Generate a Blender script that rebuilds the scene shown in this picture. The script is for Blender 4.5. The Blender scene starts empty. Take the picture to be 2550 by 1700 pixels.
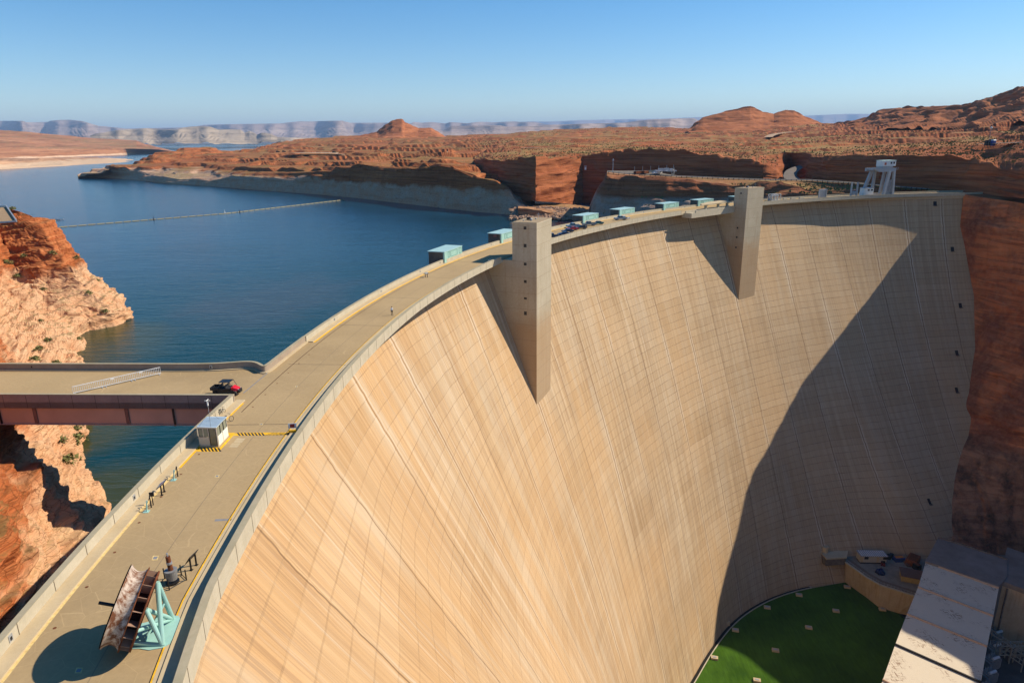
import bpy, bmesh, math, random
import numpy as np
from mathutils import Matrix, Vector
R=math.radians; pi=math.pi
rng=np.random.RandomState(7); random.seed(5)
SC=bpy.context.scene
# ------------------------------------------------------------------ camera model (used to survey the site: pixel + height -> point)
F=1700.0; CX,CY=1275.0,850.0; RO=0.0106; H=33.0; TH=math.atan((CY-346.4)/F)
ct,st=math.cos(TH),math.sin(TH); cr,sr=math.cos(RO),math.sin(RO)
def ray(u,v):
    x=(u-CX)/F; y=-(v-CY)/F
    xr=x*cr+y*sr; yr=-x*sr+y*cr
    return np.array([xr,ct+yr*st,-st+yr*ct])
def at(u,v,z=0.0):
    r=ray(u,v); t=(z-H)/r[2]; return np.array([r[0]*t,r[1]*t,z])
def atY(u,v,Y):
    r=ray(u,v); t=Y/r[1]; return np.array([r[0]*t,Y,H+r[2]*t])
def colz(u,Y,z):      # point at image column u, depth Y, height z
    lo,hi=-3000,6000
    for _ in range(40):
        m=(lo+hi)/2
        if atY(u,m,Y)[2]>z: lo=m
        else: hi=m
    return atY(u,lo,Y)
cam=bpy.data.cameras.new('camera'); co=bpy.data.objects.new('camera',cam); SC.collection.objects.link(co)
fw=Vector((0,ct,-st)); up0=Vector((0,st,ct)); X0=Vector((1,0,0))
rt=X0*cr-up0*sr; up=X0*sr+up0*cr
co.matrix_world=Matrix(((rt.x,up.x,-fw.x,0),(rt.y,up.y,-fw.y,0),(rt.z,up.z,-fw.z,H),(0,0,0,1)))
cam.sensor_width=36; cam.lens=36*F/2550; cam.clip_end=200000; cam.clip_start=0.5
SC.camera=co
# ------------------------------------------------------------------ light
AZ,EL=R(15.1),R(41.5)
S=np.array([math.cos(AZ)*math.cos(EL),math.sin(AZ)*math.cos(EL),math.sin(EL)])
sl=bpy.data.lights.new('sun','SUN'); sl.energy=5.0; sl.angle=R(0.5); sl.color=(1,0.89,0.72)
so=bpy.data.objects.new('sun',sl); SC.collection.objects.link(so); so.location=(200,100,400)
so.rotation_euler=Vector(S).to_track_quat('Z','Y').to_euler()
W=bpy.data.worlds.new('World'); SC.world=W; W.use_nodes=True
nt=W.node_tree; bg=nt.nodes['Background']
sky=nt.nodes.new('ShaderNodeTexSky'); sky.sky_type='NISHITA'; sky.sun_disc=False
sky.sun_elevation=EL; sky.sun_rotation=math.atan2(S[0],S[1]); sky.altitude=1100; sky.air_density=1.0; sky.dust_density=0.3; sky.ozone_density=2.2
hs=nt.nodes.new('ShaderNodeHueSaturation'); hs.inputs['Saturation'].default_value=1.40; nt.links.new(sky.outputs[0],hs.inputs['Color']); nt.links.new(hs.outputs[0],bg.inputs[0]); bg.inputs[1].default_value=0.110
SC.view_settings.view_transform='Standard'; SC.view_settings.look='None'; SC.view_settings.exposure=0.37; SC.view_settings.gamma=1
try: SC.cycles.max_bounces=5; SC.cycles.diffuse_bounces=3; SC.cycles.volume_bounces=0
except Exception: pass
# ------------------------------------------------------------------ noise
def _h(a): 
    a=(a.astype(np.int64)&0x7fffffff); a=(a^(a>>15))*np.int64(0x2c1b3c6d)&0x7fffffff; a=(a^(a>>12))*np.int64(0x297a2d39)&0x7fffffff; a=a^(a>>15)
    return (a&0xffff)/65535.0
def vnoise(x,y,z,seed=0):
    xi,yi,zi=np.floor(x),np.floor(y),np.floor(z); fx,fy,fz=x-xi,y-yi,z-zi
    fx=fx*fx*(3-2*fx);fy=fy*fy*(3-2*fy);fz=fz*fz*(3-2*fz)
    def c(i,j,k): return _h((xi+i)*73856093+(yi+j)*19349663+(zi+k)*83492791+seed*7919)
    L=lambda a,b,t:a+(b-a)*t
    return L(L(L(c(0,0,0),c(1,0,0),fx),L(c(0,1,0),c(1,1,0),fx),fy),L(L(c(0,0,1),c(1,0,1),fx),L(c(0,1,1),c(1,1,1),fx),fy),fz)*2-1
def bnoise(P,s,seed=0,zs=1.0,k=5.0):
    x,y,z=P[...,0]*s,P[...,1]*s,P[...,2]*s*zs; w=0.35
    x=x+w*vnoise(x*.7+5,y*.7,z*.7,seed+1); y=y+w*vnoise(x*.7,y*.7+9,z*.7,seed+2); z=z+w*vnoise(x*.7,y*.7,z*.7+3,seed+3)
    f=lambda a:(lambda i,t:i+np.clip((t-.5)*k+.5,0,1))(np.floor(a),a-np.floor(a))
    return vnoise(f(x),f(y),f(z),seed)
def fbm(P,s,o=4,seed=0,zs=1.0):
    r=0;a=1;t=0
    for k in range(o):
        r=r+a*vnoise(P[...,0]*s,P[...,1]*s,P[...,2]*s*zs,seed+k*13); t+=a; a*=0.5; s*=2.03
    return r/t
# ------------------------------------------------------------------ materials
MATS={}
class NB:
    def __init__(s,name,rough=0.85,metal=0.0):
        s.m=bpy.data.materials.new(name); s.m.use_nodes=True; s.t=s.m.node_tree; s.b=s.t.nodes['Principled BSDF']
        s.b.inputs['Roughness'].default_value=rough; s.b.inputs['Metallic'].default_value=metal; s.b.inputs['Specular IOR Level'].default_value=0.08 if rough>=0.7 else 0.5; MATS[name]=s.m
        s._p=None
    def n(s,t,**k):
        x=s.t.nodes.new(t)
        for a,b in k.items(): setattr(x,a,b)
        return x
    def l(s,a,b): s.t.links.new(a,b)
    def pos(s):
        if s._p is None: s._p=s.n('ShaderNodeNewGeometry')
        return s._p
    def mapn(s,src,scale,loc=(0,0,0)):
        m=s.n('ShaderNodeMapping'); s.l(src,m.inputs[0]); m.inputs['Scale'].default_value=scale; m.inputs['Location'].default_value=loc; return m.outputs[0]
    def noise(s,vec,scale=1.0,detail=4,rough=0.55,dist=0.0):
        x=s.n('ShaderNodeTexNoise'); s.l(vec,x.inputs['Vector']); x.inputs['Scale'].default_value=scale; x.inputs['Detail'].default_value=detail; x.inputs['Roughness'].default_value=rough; x.inputs['Distortion'].default_value=dist
        return x.outputs[0]
    def ramp(s,f,stops):
        r=s.n('ShaderNodeValToRGB'); s.l(f,r.inputs[0]); e=r.color_ramp.elements
        while len(e)<len(stops): e.new(0.5)
        for i,(p,c) in enumerate(stops):
            e[i].position=p; e[i].color=(c if isinstance(c,tuple) and len(c)==4 else (tuple(c)+(1,) if isinstance(c,tuple) else (c,c,c,1)))
        return r.outputs[0]
    def mix(s,f,a,b,mode='MIX'):
        m=s.n('ShaderNodeMix',data_type='RGBA',blend_type=mode,clamp_factor=True)
        for i,x in ((0,f),(6,a),(7,b)):
            if isinstance(x,(int,float)): m.inputs[i].default_value=x
            elif isinstance(x,tuple): m.inputs[i].default_value=x+(1,) if len(x)==3 else x
            else: s.l(x,m.inputs[i])
        return m.outputs[2]
    def math(s,op,a,b=0.0,c=0.0):
        m=s.n('ShaderNodeMath',operation=op)
        for i,x in enumerate((a,b,c)):
            if isinstance(x,(int,float)): m.inputs[i].default_value=x
            else: s.l(x,m.inputs[i])
        return m.outputs[0]
    def bump(s,h,st=0.3,d=0.1):
        b=s.n('ShaderNodeBump'); b.inputs['Strength'].default_value=st; b.inputs['Distance'].default_value=d; s.l(h,b.inputs['Height']); s.l(b.outputs[0],s.b.inputs['Normal'])
    def col(s,c):
        if isinstance(c,tuple): s.b.inputs['Base Color'].default_value=c+(1,)
        else: s.l(c,s.b.inputs['Base Color'])
        return s.m
def simple(name,c,rough=0.6,metal=0.0,var=0.12,sc=1.5):
    if name in MATS: return MATS[name]
    k=NB(name,rough,metal); n=k.noise(k.pos().outputs['Position'],sc,3)
    return k.col(k.mix(k.ramp(n,[(0.3,0.0),(0.7,1.0)]),tuple(x*(1-var) for x in c),tuple(min(1,x*(1+var)) for x in c)))
def concrete(name,c1,c2,sc=0.25,stain=(0.30,0.22,0.13),st=0.35,fine=6.0,crack=False,vert=False):
    k=NB(name,0.9); P=k.pos().outputs['Position']
    a=k.noise(P,sc,5,0.6); b=k.noise(P,fine,4,0.7)
    col=k.mix(k.ramp(a,[(0.3,0.0),(0.7,1.0)]),c1,c2)
    col=k.mix(k.math('MULTIPLY',k.ramp(b,[(0.35,0.0),(0.75,1.0)]),0.30),col,stain)
    v=k.noise(k.mapn(P,(1.1,1.1,0.06) if vert else (sc*0.5,sc*0.5,sc*0.5),(7,3,1)),1.0,5,0.65)
    col=k.mix(k.math('MULTIPLY',k.ramp(v,[(0.5,0.0),(0.75,1.0)]),st),col,stain)
    if crack:
        w=k.n('ShaderNodeTexVoronoi',feature='DISTANCE_TO_EDGE'); d=k.n('ShaderNodeMixRGB'); d.inputs[0].default_value=0.12
        k.l(P,d.inputs[1]); nn=k.n('ShaderNodeTexNoise'); k.l(P,nn.inputs[0]); nn.inputs['Scale'].default_value=0.6; k.l(nn.outputs[1],d.inputs[2]); k.l(d.outputs[0],w.inputs['Vector']); w.inputs['Scale'].default_value=0.55
        col=k.mix(k.math('MULTIPLY',k.ramp(w.outputs[0],[(0.0,1.0),(0.012,0.0)]),0.45),col,tuple(x*1.25 for x in c2))
    k.bump(b,0.15,0.02)
    return k.col(col)
# ------------------------------------------------------------------ object helpers
def link(o,parent=None):
    SC.collection.objects.link(o)
    if parent is not None: o.parent=parent
    return o
def tag(o,label=None,cat=None,group=None,kind=None):
    if label: o['label']=label
    if cat: o['category']=cat
    if group: o['group']=group
    if kind: o['kind']=kind
    return o
def root(name,label,cat,loc=(0,0,0),rz=0.0,group=None):
    o=bpy.data.objects.new(name,None); o.empty_display_size=0.5; link(o)
    o.location=loc; o.rotation_euler=(0,0,rz); o['_m']=0
    del o['_m']
    tag(o,label,cat,group); return o
def inv(o): return (Matrix.Translation(o.location)@Matrix.Rotation(o.rotation_euler.z,4,'Z')).inverted()
class MB:
    def __init__(s): s.v=[]; s.f=[]; s.mi=[]
    def add(s,vs,fs,mi=0):
        n=len(s.v); s.v+= [tuple(map(float,p)) for p in vs]; s.f+=[tuple(n+i for i in f) for f in fs]; s.mi+=[mi]*len(fs); return s
    def box(s,c,d,rz=0.0,mi=0,taper=1.0,bev=0.0):
        x,y,z=d[0]/2,d[1]/2,d[2]/2; a,b=math.cos(rz),math.sin(rz); vs=[]
        for k,(sz,t) in enumerate(((-z,1),(z,taper))):
            for sx,sy in ((-1,-1),(1,-1),(1,1),(-1,1)):
                px,py=sx*x*t,sy*y*t; vs.append((c[0]+px*a-py*b,c[1]+px*b+py*a,c[2]+sz))
        return s.add(vs,[(3,2,1,0),(4,5,6,7),(0,1,5,4),(1,2,6,5),(2,3,7,6),(3,0,4,7)],mi)
    def prism(s,poly,z0,z1,mi=0):
        n=len(poly); vs=[(p[0],p[1],z0) for p in poly]+[(p[0],p[1],z1) for p in poly]
        fs=[tuple(range(n-1,-1,-1)),tuple(range(n,2*n))]+[(i,(i+1)%n,n+(i+1)%n,n+i) for i in range(n)]
        return s.add(vs,fs,mi)
    def sheet(s,poly,z,mi=0): return s.add([(p[0],p[1],z) for p in poly],[tuple(range(len(poly)))],mi)
    def tube(s,p0,p1,r,n=8,r1=None,mi=0):
        p0=Vector(p0);p1=Vector(p1); d=(p1-p0)
        if d.length<1e-6: return s
        d.normalize(); a=Vector((0,0,1)) if abs(d.z)<0.9 else Vector((1,0,0)); x=d.cross(a).normalized(); y=d.cross(x); r1=r if r1 is None else r1
        vs=[]
        for p,q in ((p0,r),(p1,r1)):
            for i in range(n): t=2*pi*i/n; vs.append(p+x*math.cos(t)*q+y*math.sin(t)*q)
        return s.add(vs,[(i,(i+1)%n,n+(i+1)%n,n+i) for i in range(n)]+[tuple(range(n-1,-1,-1)),tuple(range(n,2*n))],mi)
    def beam(s,p0,p1,w,h=None,mi=0):
        h=h or w; p0=Vector(p0);p1=Vector(p1);d=(p1-p0).normalized(); a=Vector((0,0,1)) if abs(d.z)<0.95 else Vector((1,0,0)); x=d.cross(a).normalized()*w/2; y=x.cross(d).normalized()*h/2
        vs=[p0-x-y,p0+x-y,p0+x+y,p0-x+y,p1-x-y,p1+x-y,p1+x+y,p1-x+y]
        return s.add(vs,[(3,2,1,0),(4,5,6,7),(0,1,5,4),(1,2,6,5),(2,3,7,6),(3,0,4,7)],mi)
    def ball(s,c,r,sz=1.0,seg=8,mi=0,jit=0.0):
        vs=[];fs=[]; rg=seg//2
        for i in range(rg+1):
            for j in range(seg):
                a=pi*i/rg;b=2*pi*j/seg; q=r*(1+jit*(random.random()-.5)); vs.append((c[0]+q*math.sin(a)*math.cos(b),c[1]+q*math.sin(a)*math.sin(b),c[2]+q*sz*math.cos(a)))
        for i in range(rg):
            for j in range(seg): fs.append((i*seg+j,(i+1)*seg+j,(i+1)*seg+(j+1)%seg,i*seg+(j+1)%seg))
        return s.add(vs,fs,mi)
    def build(s,name,mats,parent=None,local=False,smooth=False):
        vs=s.v
        if parent is not None and not local:
            par=parent; M=Matrix.Identity(4); chain=[]
            while par is not None: chain.append(par); par=par.parent
            for p in chain: 
                M=M@inv(p) if p.type=='EMPTY' else M
            vs=[tuple(M@Vector(p)) for p in vs]
        me=bpy.data.meshes.new(name); me.from_pydata(vs,[],s.f); 
        for m in (mats if isinstance(mats,(list,tuple)) else [mats]): me.materials.append(m)
        if any(s.mi): me.polygons.foreach_set('material_index',s.mi)
        if smooth: me.polygons.foreach_set('use_smooth',[True]*len(s.f))
        me.update(); o=bpy.data.objects.new(name,me); link(o,parent); return o
def gridmesh(name,P,mat,parent=None,uv=None,smooth=True,flip=False):
    h,w=P.shape[:2]; idx=np.arange(h*w).reshape(h,w)
    q=np.stack([idx[:-1,:-1],idx[:-1,1:],idx[1:,1:],idx[1:,:-1]],-1).reshape(-1,4)
    if flip: q=q[:,::-1]
    me=bpy.data.meshes.new(name); me.vertices.add(h*w); me.vertices.foreach_set('co',P.reshape(-1).astype(np.float32))
    me.loops.add(q.size); me.loops.foreach_set('vertex_index',q.reshape(-1).astype(np.int32)); me.polygons.add(len(q)); me.polygons.foreach_set('loop_start',np.arange(0,q.size,4,dtype=np.int32))
    try: me.polygons.foreach_set('loop_total',np.full(len(q),4,dtype=np.int32))
    except Exception: pass
    me.polygons.foreach_set('use_smooth',np.full(len(q),smooth)); me.update(calc_edges=True)
    if uv is not None:
        l=me.uv_layers.new(name='UVMap'); l.data.foreach_set('uv',uv.reshape(-1,2)[q.reshape(-1)].reshape(-1).astype(np.float32))
    me.materials.append(mat); o=bpy.data.objects.new(name,me); link(o,parent); return o
# ------------------------------------------------------------------ the dam's arch
C0=np.array([308.22,78.54])
def rD(a): return np.interp(a,[99,105,113,122,146,153,162,170,186,187.7,200],[322.5,325.6,327.6,328.8,328.9,330.2,331.5,332.4,332.6,331.7,325])
def rU(a): return np.interp(a,[95,99,113,135,143,148,160,188],[336.5,337,339,341.9,342.8,344.2,345.4,345.4])
def rface(a,s):
    a_=np.asarray(a,float); g_=np.maximum(0,140-a_); e=0.075*np.where(g_<24,g_**2,576+48*(g_-24)*np.exp(-np.maximum(g_-24,0)/6.0))
    sp_=np.maximum(s,0); e=e*(sp_/183)**2.2+np.interp(a,[152,163,170,177,182,190,203],[0,.02,.08,.16,.33,.5,.5])*sp_*(0.8+sp_/150)
    dO=np.interp(a,[96,101,105,110,114,123,135,150],[-4.5,-4.5,-3,.5,2.5,2,.8,0])*np.exp(-np.maximum(s,0)/28.0)
    return dO+337.5+1.0*(rD(a)-331.5)-.38*s+.00045*s*s-e
def pol(r,a,z=0.0): return np.array([C0[0]+r*math.cos(R(a)),C0[1]+r*math.sin(R(a)),z])
def ang(p): return math.degrees(math.atan2(p[1]-C0[1],p[0]-C0[0]))%360
def hit(u,v):
    r=ray(u,v); prev=None
    for t in np.arange(60,800,0.25):
        p=np.array([0,0,H])+r*t; d=p[:2]-C0; a=ang(p)
        f=math.hypot(*d)-rface(a,-p[2])
        if prev is not None and prev<0<=f: return p
        prev=f
# ================================================================== DAM
# concrete of the face: u = arc metres, v = depth metres
k=NB('dam_face_concrete',0.92)
tc=k.n('ShaderNodeTexCoord'); UV=tc.outputs['UV']
sep=k.n('ShaderNodeSeparateXYZ'); k.l(UV,sep.inputs[0])
st1=k.noise(k.mapn(UV,(0.75,0.013,1)),1.0,7,0.72,0.05); st2=k.noise(k.mapn(UV,(2.4,0.035,1),(9,4,0)),1.0,6,0.75)
pat=k.noise(k.mapn(UV,(0.03,0.022,1),(3,3,0)),1.0,4,0.5); gr=k.noise(k.mapn(UV,(0.09,0.05,1),(5,1,0)),1.0,5,0.65)
col=k.mix(k.ramp(st1,[(0.43,0.0),(0.57,1.0)]),(0.485,0.345,0.20),(0.335,0.215,0.11))
col=k.mix(k.math('MULTIPLY',k.ramp(pat,[(0.42,0.0),(0.66,1.0)]),0.6),col,(0.53,0.325,0.15))
lower=k.ramp(k.math('DIVIDE',sep.outputs['X'],600.0),[(0.62,0.0),(0.95,1.0)])  # orange stain plus warm light tinted into the near end of the face
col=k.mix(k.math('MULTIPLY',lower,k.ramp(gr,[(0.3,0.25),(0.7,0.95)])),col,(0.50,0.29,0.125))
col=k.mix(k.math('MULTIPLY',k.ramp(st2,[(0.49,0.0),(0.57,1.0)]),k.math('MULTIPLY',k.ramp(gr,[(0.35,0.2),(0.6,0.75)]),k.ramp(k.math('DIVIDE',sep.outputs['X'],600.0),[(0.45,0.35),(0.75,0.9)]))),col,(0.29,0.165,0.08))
lightr=k.noise(k.mapn(UV,(0.13,0.02,1),(77,3,0)),1.0,5,0.6)
col=k.mix(k.math('MULTIPLY',k.ramp(lightr,[(0.50,0.0),(0.66,1.0)]),0.5),col,(0.50,0.40,0.28))
st3=k.noise(k.mapn(UV,(0.95,0.014,1),(31,14,0)),1.0,6,0.7)
col=k.mix(k.math('MULTIPLY',k.ramp(st3,[(0.55,0.0),(0.66,1.0)]),k.ramp(pat,[(0.35,0.75),(0.6,0.35)])),col,(0.60,0.49,0.36))
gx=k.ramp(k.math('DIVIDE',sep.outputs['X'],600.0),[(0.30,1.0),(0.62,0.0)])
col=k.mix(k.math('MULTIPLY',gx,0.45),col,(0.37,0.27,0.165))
st4=k.noise(k.mapn(UV,(0.5,0.010,1),(61,44,0)),1.0,6,0.7)
col=k.mix(k.math('MULTIPLY',k.ramp(st4,[(0.58,0.0),(0.72,1.0)]),0.45),col,(0.29,0.215,0.15))
dist=k.n('ShaderNodeVectorMath',operation='ADD'); nn=k.n('ShaderNodeTexNoise'); k.l(UV,nn.inputs[0]); nn.inputs['Scale'].default_value=0.11; nn.inputs['Detail'].default_value=3
sc2=k.n('ShaderNodeVectorMath',operation='SCALE'); k.l(nn.outputs[1],sc2.inputs[0]); sc2.inputs['Scale'].default_value=0.8
k.l(UV,dist.inputs[0]); k.l(sc2.outputs[0],dist.inputs[1])
def bricks(w,h,ms,off=0.0,vec=None,c1=0.0,c2=1.0):
    b=k.n('ShaderNodeTexBrick'); b.offset=off; b.squash=1.0; k.l(vec or dist.outputs[0],b.inputs['Vector']); b.inputs['Scale'].default_value=1.0
    b.inputs['Mortar Size'].default_value=ms; b.inputs['Mortar Smooth'].default_value=0.6; b.inputs['Brick Width'].default_value=w; b.inputs['Row Height'].default_value=h; b.inputs['Bias'].default_value=0.0
    b.inputs['Color1'].default_value=(c1,)*3+(1,); b.inputs['Color2'].default_value=(c2,)*3+(1,); b.inputs['Mortar'].default_value=(0.5,)*3+(1,)
    return b
bj=bricks(22.6,3.05,0.16); bf=bricks(22.6,3.05,0.12,0.0); bg2=bricks(22.6,12.2,0.22)
col=k.mix(0.05,col,k.mix(bf.outputs[0],(0.30,0.22,0.15),(0.9,0.75,0.55)))
col=k.mix(0.05,col,k.mix(bg2.outputs[0],(0.25,0.19,0.13),(0.9,0.74,0.55)))
brk=k.ramp(k.noise(k.mapn(UV,(0.12,0.3,1),(2,2,2)),1.0,4,0.7),[(0.38,0.15),(0.6,1.0)])
col=k.mix(k.math('MULTIPLY',k.math('MULTIPLY',bf.outputs[1],brk),k.ramp(k.math('DIVIDE',sep.outputs['X'],600.0),[(0.42,0.95),(0.66,0.28)])),col,(0.20,0.125,0.07))
# ragged form joints every 22.6 m
jx=k.math('PINGPONG',k.math('ADD',sep.outputs['X'],k.math('MULTIPLY',k.math('SUBTRACT',k.noise(k.mapn(UV,(0.01,0.33,1)),1.0,2,0.5),0.5),1.1)),11.3)
jl=k.ramp(k.math('DIVIDE',jx,11.3),[(0.0,1.0),(0.010,0.85),(0.019,0.0)])
jh=k.ramp(k.math('DIVIDE',jx,11.3),[(0.03,0.0),(0.06,1.0),(0.11,0.0)])
jr=k.ramp(k.noise(k.mapn(UV,(0.05,0.02,1),(12,2,2)),1.0,3,0.5),[(0.45,0.0),(0.6,1.0)])
col=k.mix(k.math('MULTIPLY',k.math('MULTIPLY',jh,jr),0.7),col,(0.62,0.53,0.41))
col=k.mix(k.math('MULTIPLY',jl,0.75),col,(0.14,0.08,0.045))
k.bump(k.math('ADD',k.math('MULTIPLY',bf.outputs[1],-0.5),k.math('ADD',k.math('MULTIPLY',st2,0.6),k.math('MULTIPLY',bj.outputs[0],0.2))),0.5,0.25)
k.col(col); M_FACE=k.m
M_CONC=concrete('pale_concrete',(0.45,0.395,0.285),(0.53,0.465,0.35),0.5,(0.33,0.28,0.2),0.35,3.0,vert=True)
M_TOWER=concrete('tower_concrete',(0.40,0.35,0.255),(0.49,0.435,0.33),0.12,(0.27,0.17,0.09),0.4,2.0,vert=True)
def tower_extra(m):
    t=m.node_tree; k=NB.__new__(NB); k.m=m; k.t=t; k.b=t.nodes['Principled BSDF']; k._p=None; src=k.b.inputs['Base Color'].links[0].from_socket
    P=k.pos().outputs['Position']; sp=k.n('ShaderNodeSeparateXYZ'); k.l(P,sp.inputs[0])
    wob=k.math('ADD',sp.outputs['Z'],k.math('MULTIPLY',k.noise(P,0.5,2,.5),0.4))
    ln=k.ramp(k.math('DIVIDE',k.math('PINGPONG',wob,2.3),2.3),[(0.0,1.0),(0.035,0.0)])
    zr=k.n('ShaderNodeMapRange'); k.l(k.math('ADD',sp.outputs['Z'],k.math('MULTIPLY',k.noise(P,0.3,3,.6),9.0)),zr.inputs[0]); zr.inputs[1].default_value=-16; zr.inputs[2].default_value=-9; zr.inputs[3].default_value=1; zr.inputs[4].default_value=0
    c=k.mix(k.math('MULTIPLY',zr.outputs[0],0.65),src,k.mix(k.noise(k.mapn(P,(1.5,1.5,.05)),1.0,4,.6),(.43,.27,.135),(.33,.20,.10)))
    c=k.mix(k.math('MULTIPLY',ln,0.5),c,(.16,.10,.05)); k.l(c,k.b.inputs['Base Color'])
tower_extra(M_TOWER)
M_DECK=concrete('deck_concrete',(0.375,0.268,0.140),(0.445,0.32,0.170),0.07,(0.22,0.155,0.085),0.55,2.5,crack=True)
M_WALK=concrete('walk_concrete',(0.48,0.375,0.225),(0.55,0.44,0.28),0.3,(0.34,0.25,0.15),0.3,4.0)
M_CAP=concrete('parapet_cap_concrete',(0.34,0.30,0.20),(0.42,0.36,0.25),0.4,(0.24,0.19,0.12),0.4,3.0)
M_BLACK=simple('black_rubber',(0.012,0.012,0.014),0.6)
M_YEL=simple('yellow_paint',(0.75,0.42,0.03),0.7,var=0.2,sc=2.0)
M_CREAM=simple('worn_cream_paint',(0.66,0.48,0.20),0.8,var=0.2,sc=3.0)
M_TEAL=simple('teal_paint',(0.31,0.53,0.47),0.45,var=0.06,sc=1.0)
M_TEALR=simple('teal_roof_paint',(0.34,0.52,0.51),0.5,var=0.08)
M_DARKC=simple('dark_stained_concrete',(0.16,0.13,0.105),0.9,var=0.25,sc=0.6)
M_WIN=simple('dark_opening',(0.015,0.014,0.014),0.4)
M_STEEL=simple('galvanised_steel',(0.42,0.44,0.46),0.45,0.5)
M_WHITE=simple('white_paint',(0.75,0.74,0.70),0.5,var=0.05)
M_PATCH=simple('grey_patch',(0.22,0.22,0.23),0.8)

dam=root('arch_dam','huge pale concrete arch dam curving across the canyon','dam',(0,0,0))
A0,A1=94.0,203.0
aa=np.linspace(A0,A1,420); ss=np.concatenate([np.linspace(2.2,30,40),np.linspace(31,205,150)])
Pf=np.zeros((len(ss),len(aa),3)); Uf=np.zeros((len(ss),len(aa),2))
for i,s_ in enumerate(ss):
    r=rface(aa,s_); Pf[i,:,0]=C0[0]+r*np.cos(np.radians(aa)); Pf[i,:,1]=C0[1]+r*np.sin(np.radians(aa)); Pf[i,:,2]=-s_
    Uf[i,:,0]=(aa-104.8)/3.9*22.6+22.6*4; Uf[i,:,1]=s_
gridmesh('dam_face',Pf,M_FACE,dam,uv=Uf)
def sweep(name,mat,sec,parent,a0,a1,n=300,z_fn=None,close=True):
    """sweep a section [(r_fn or offset tuple,z)] along the arch"""
    A=np.linspace(a0,a1,n); m=len(sec); P=np.zeros((m+(1 if close else 0),n,3))
    for j in range(P.shape[0]):
        rf,off,z=sec[j%m]; r=rf(A)+off
        P[j,:,0]=C0[0]+r*np.cos(np.radians(A)); P[j,:,1]=C0[1]+r*np.sin(np.radians(A)); P[j,:,2]=z
    o=gridmesh(name,P,mat,parent,smooth=False)
    if close:
        bm=bmesh.new(); bm.from_mesh(o.data); bmesh.ops.remove_doubles(bm,verts=bm.verts,dist=1e-4); bmesh.ops.holes_fill(bm,edges=[e for e in bm.edges if e.is_boundary],sides=0); bmesh.ops.recalc_face_normals(bm,faces=bm.faces); bm.to_mesh(o.data); bm.free()
    return o
fA=lambda A:rface(A,2.2)
# cornice: slab edge, cove under it down to the face
sweep('cornice',M_CONC,[(rD,0.0,-0.02),(rD,0.0,-0.75),(rD,0.5,-0.95),(fA,-0.05,-1.9),(fA,0.03,-2.35),(fA,3.0,-2.35),(fA,3.0,-0.02)],dam,A0,A1)
sweep('upstream_wall',M_DARKC,[(rU,0.1,-0.01),(rU,0.1,-60),(rU,-4,-60),(rU,-4,-0.01)],dam,A0,A1)
# parapets: towards the reservoir with gaps for the bridge; towards the canyon
TWA=[(159.70,157.4),(127.90,125.55)]
def parapet(rf,d0,d1,a0,a1,n,label=None):
    o=sweep('parapet',M_CONC,[(rf,d0,0.0),(rf,d0,1.06),(rf,d1,1.06),(rf,d1,0.0)],dam,a0,a1,n)
    c=sweep('coping',M_CAP,[(rf,d0-0.03 if d0<d1 else d0+0.03,1.06),(rf,d0-0.03 if d0<d1 else d0+0.03,1.10),(rf,d1+0.03 if d0<d1 else d1-0.03,1.10),(rf,d1+0.03 if d0<d1 else d1-0.03,1.06)],o,a0,a1,n)
    return o
parapet(rD,0.0,0.55,159.9,A1,150)
parapet(rD,0.0,0.55,137.2-2.6,157.3,60)
parapet(rD,0.0,0.55,A0,125.4,80)
sweep('parapet',M_CONC,[(rD,-1.6,0.0),(rD,-1.6,0.95),(rD,-1.15,0.95),(rD,-1.15,0.0)],dam,128.1,134.4,16)
BR0,BR1=179.07,176.4           # bridge mouth
parapet(rU,-0.35,0.1,BR0,A1,90)
parapet(rU,-0.35,0.1,A0,BR1-2.0,200)
# roadway on the crest
deck=sweep('road',M_DECK,[(rD,0.5,0.0),(rU,0.0,0.0),(rU,0.0,-1.0),(rD,0.5,-1.0)],None,A0,A1,400); tag(deck,kind='structure')
# upstream footway (kerb) in two lengths, downstream kerb
def kerb(name,rf,a,b,a0,a1,z,mat,n=200):
    return tag(sweep(name,mat,[(rf,a,0.002),(rf,a,z),(rf,b,z),(rf,b,0.002)],None,a0,a1,n),kind='structure')
rY=lambda A:rU(A)-1.55
kerb('footway',rU,-1.5,-0.36,BR0-0.15,A1,0.15,M_WALK,90)
kerb('footway',rU,-1.5,-0.36,A0,BR1-2.0,0.15,M_WALK,220)
kerb('kerb',rD,0.56,1.95,160.0,A1,0.12,M_WALK,150)
kerb('kerb',rD,0.56,1.55,A0,157.0,0.15,M_WALK,150)
def line(name,rf,a,b,a0,a1,z,mat,n=150,par=None):
    A=np.linspace(a0,a1,n); P=np.zeros((2,n,3))
    for j,o_ in enumerate((a,b)):
        r=rf(A)+o_; P[j,:,0]=C0[0]+r*np.cos(np.radians(A)); P[j,:,1]=C0[1]+r*np.sin(np.radians(A)); P[j,:,2]=z
    return tag(gridmesh(name,P,mat,par,smooth=False,flip=True),kind=None if par else 'structure')
mk=lambda *a,**k_: line(*a,par=deck,**k_)
mk('kerb_line',rU,-1.50,-1.72,182.2,A1,0.006,M_CREAM); mk('kerb_line',rU,-1.50,-1.76,BR0,182.15,0.006,M_YEL,n=30)
mk('kerb_line',rU,-1.50,-1.85,A0,BR1-2.0,0.006,M_YEL,n=220)
mk('kerb_strip',rD,1.94,2.32,164.0,A1,0.006,M_WALK,n=120); mk('kerb_line',rD,2.32,2.44,164.0,A1,0.010,M_YEL,n=120); mk('gutter_line',rD,2.44,2.51,164.0,A1,0.007,M_BLACK,n=120)
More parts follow.
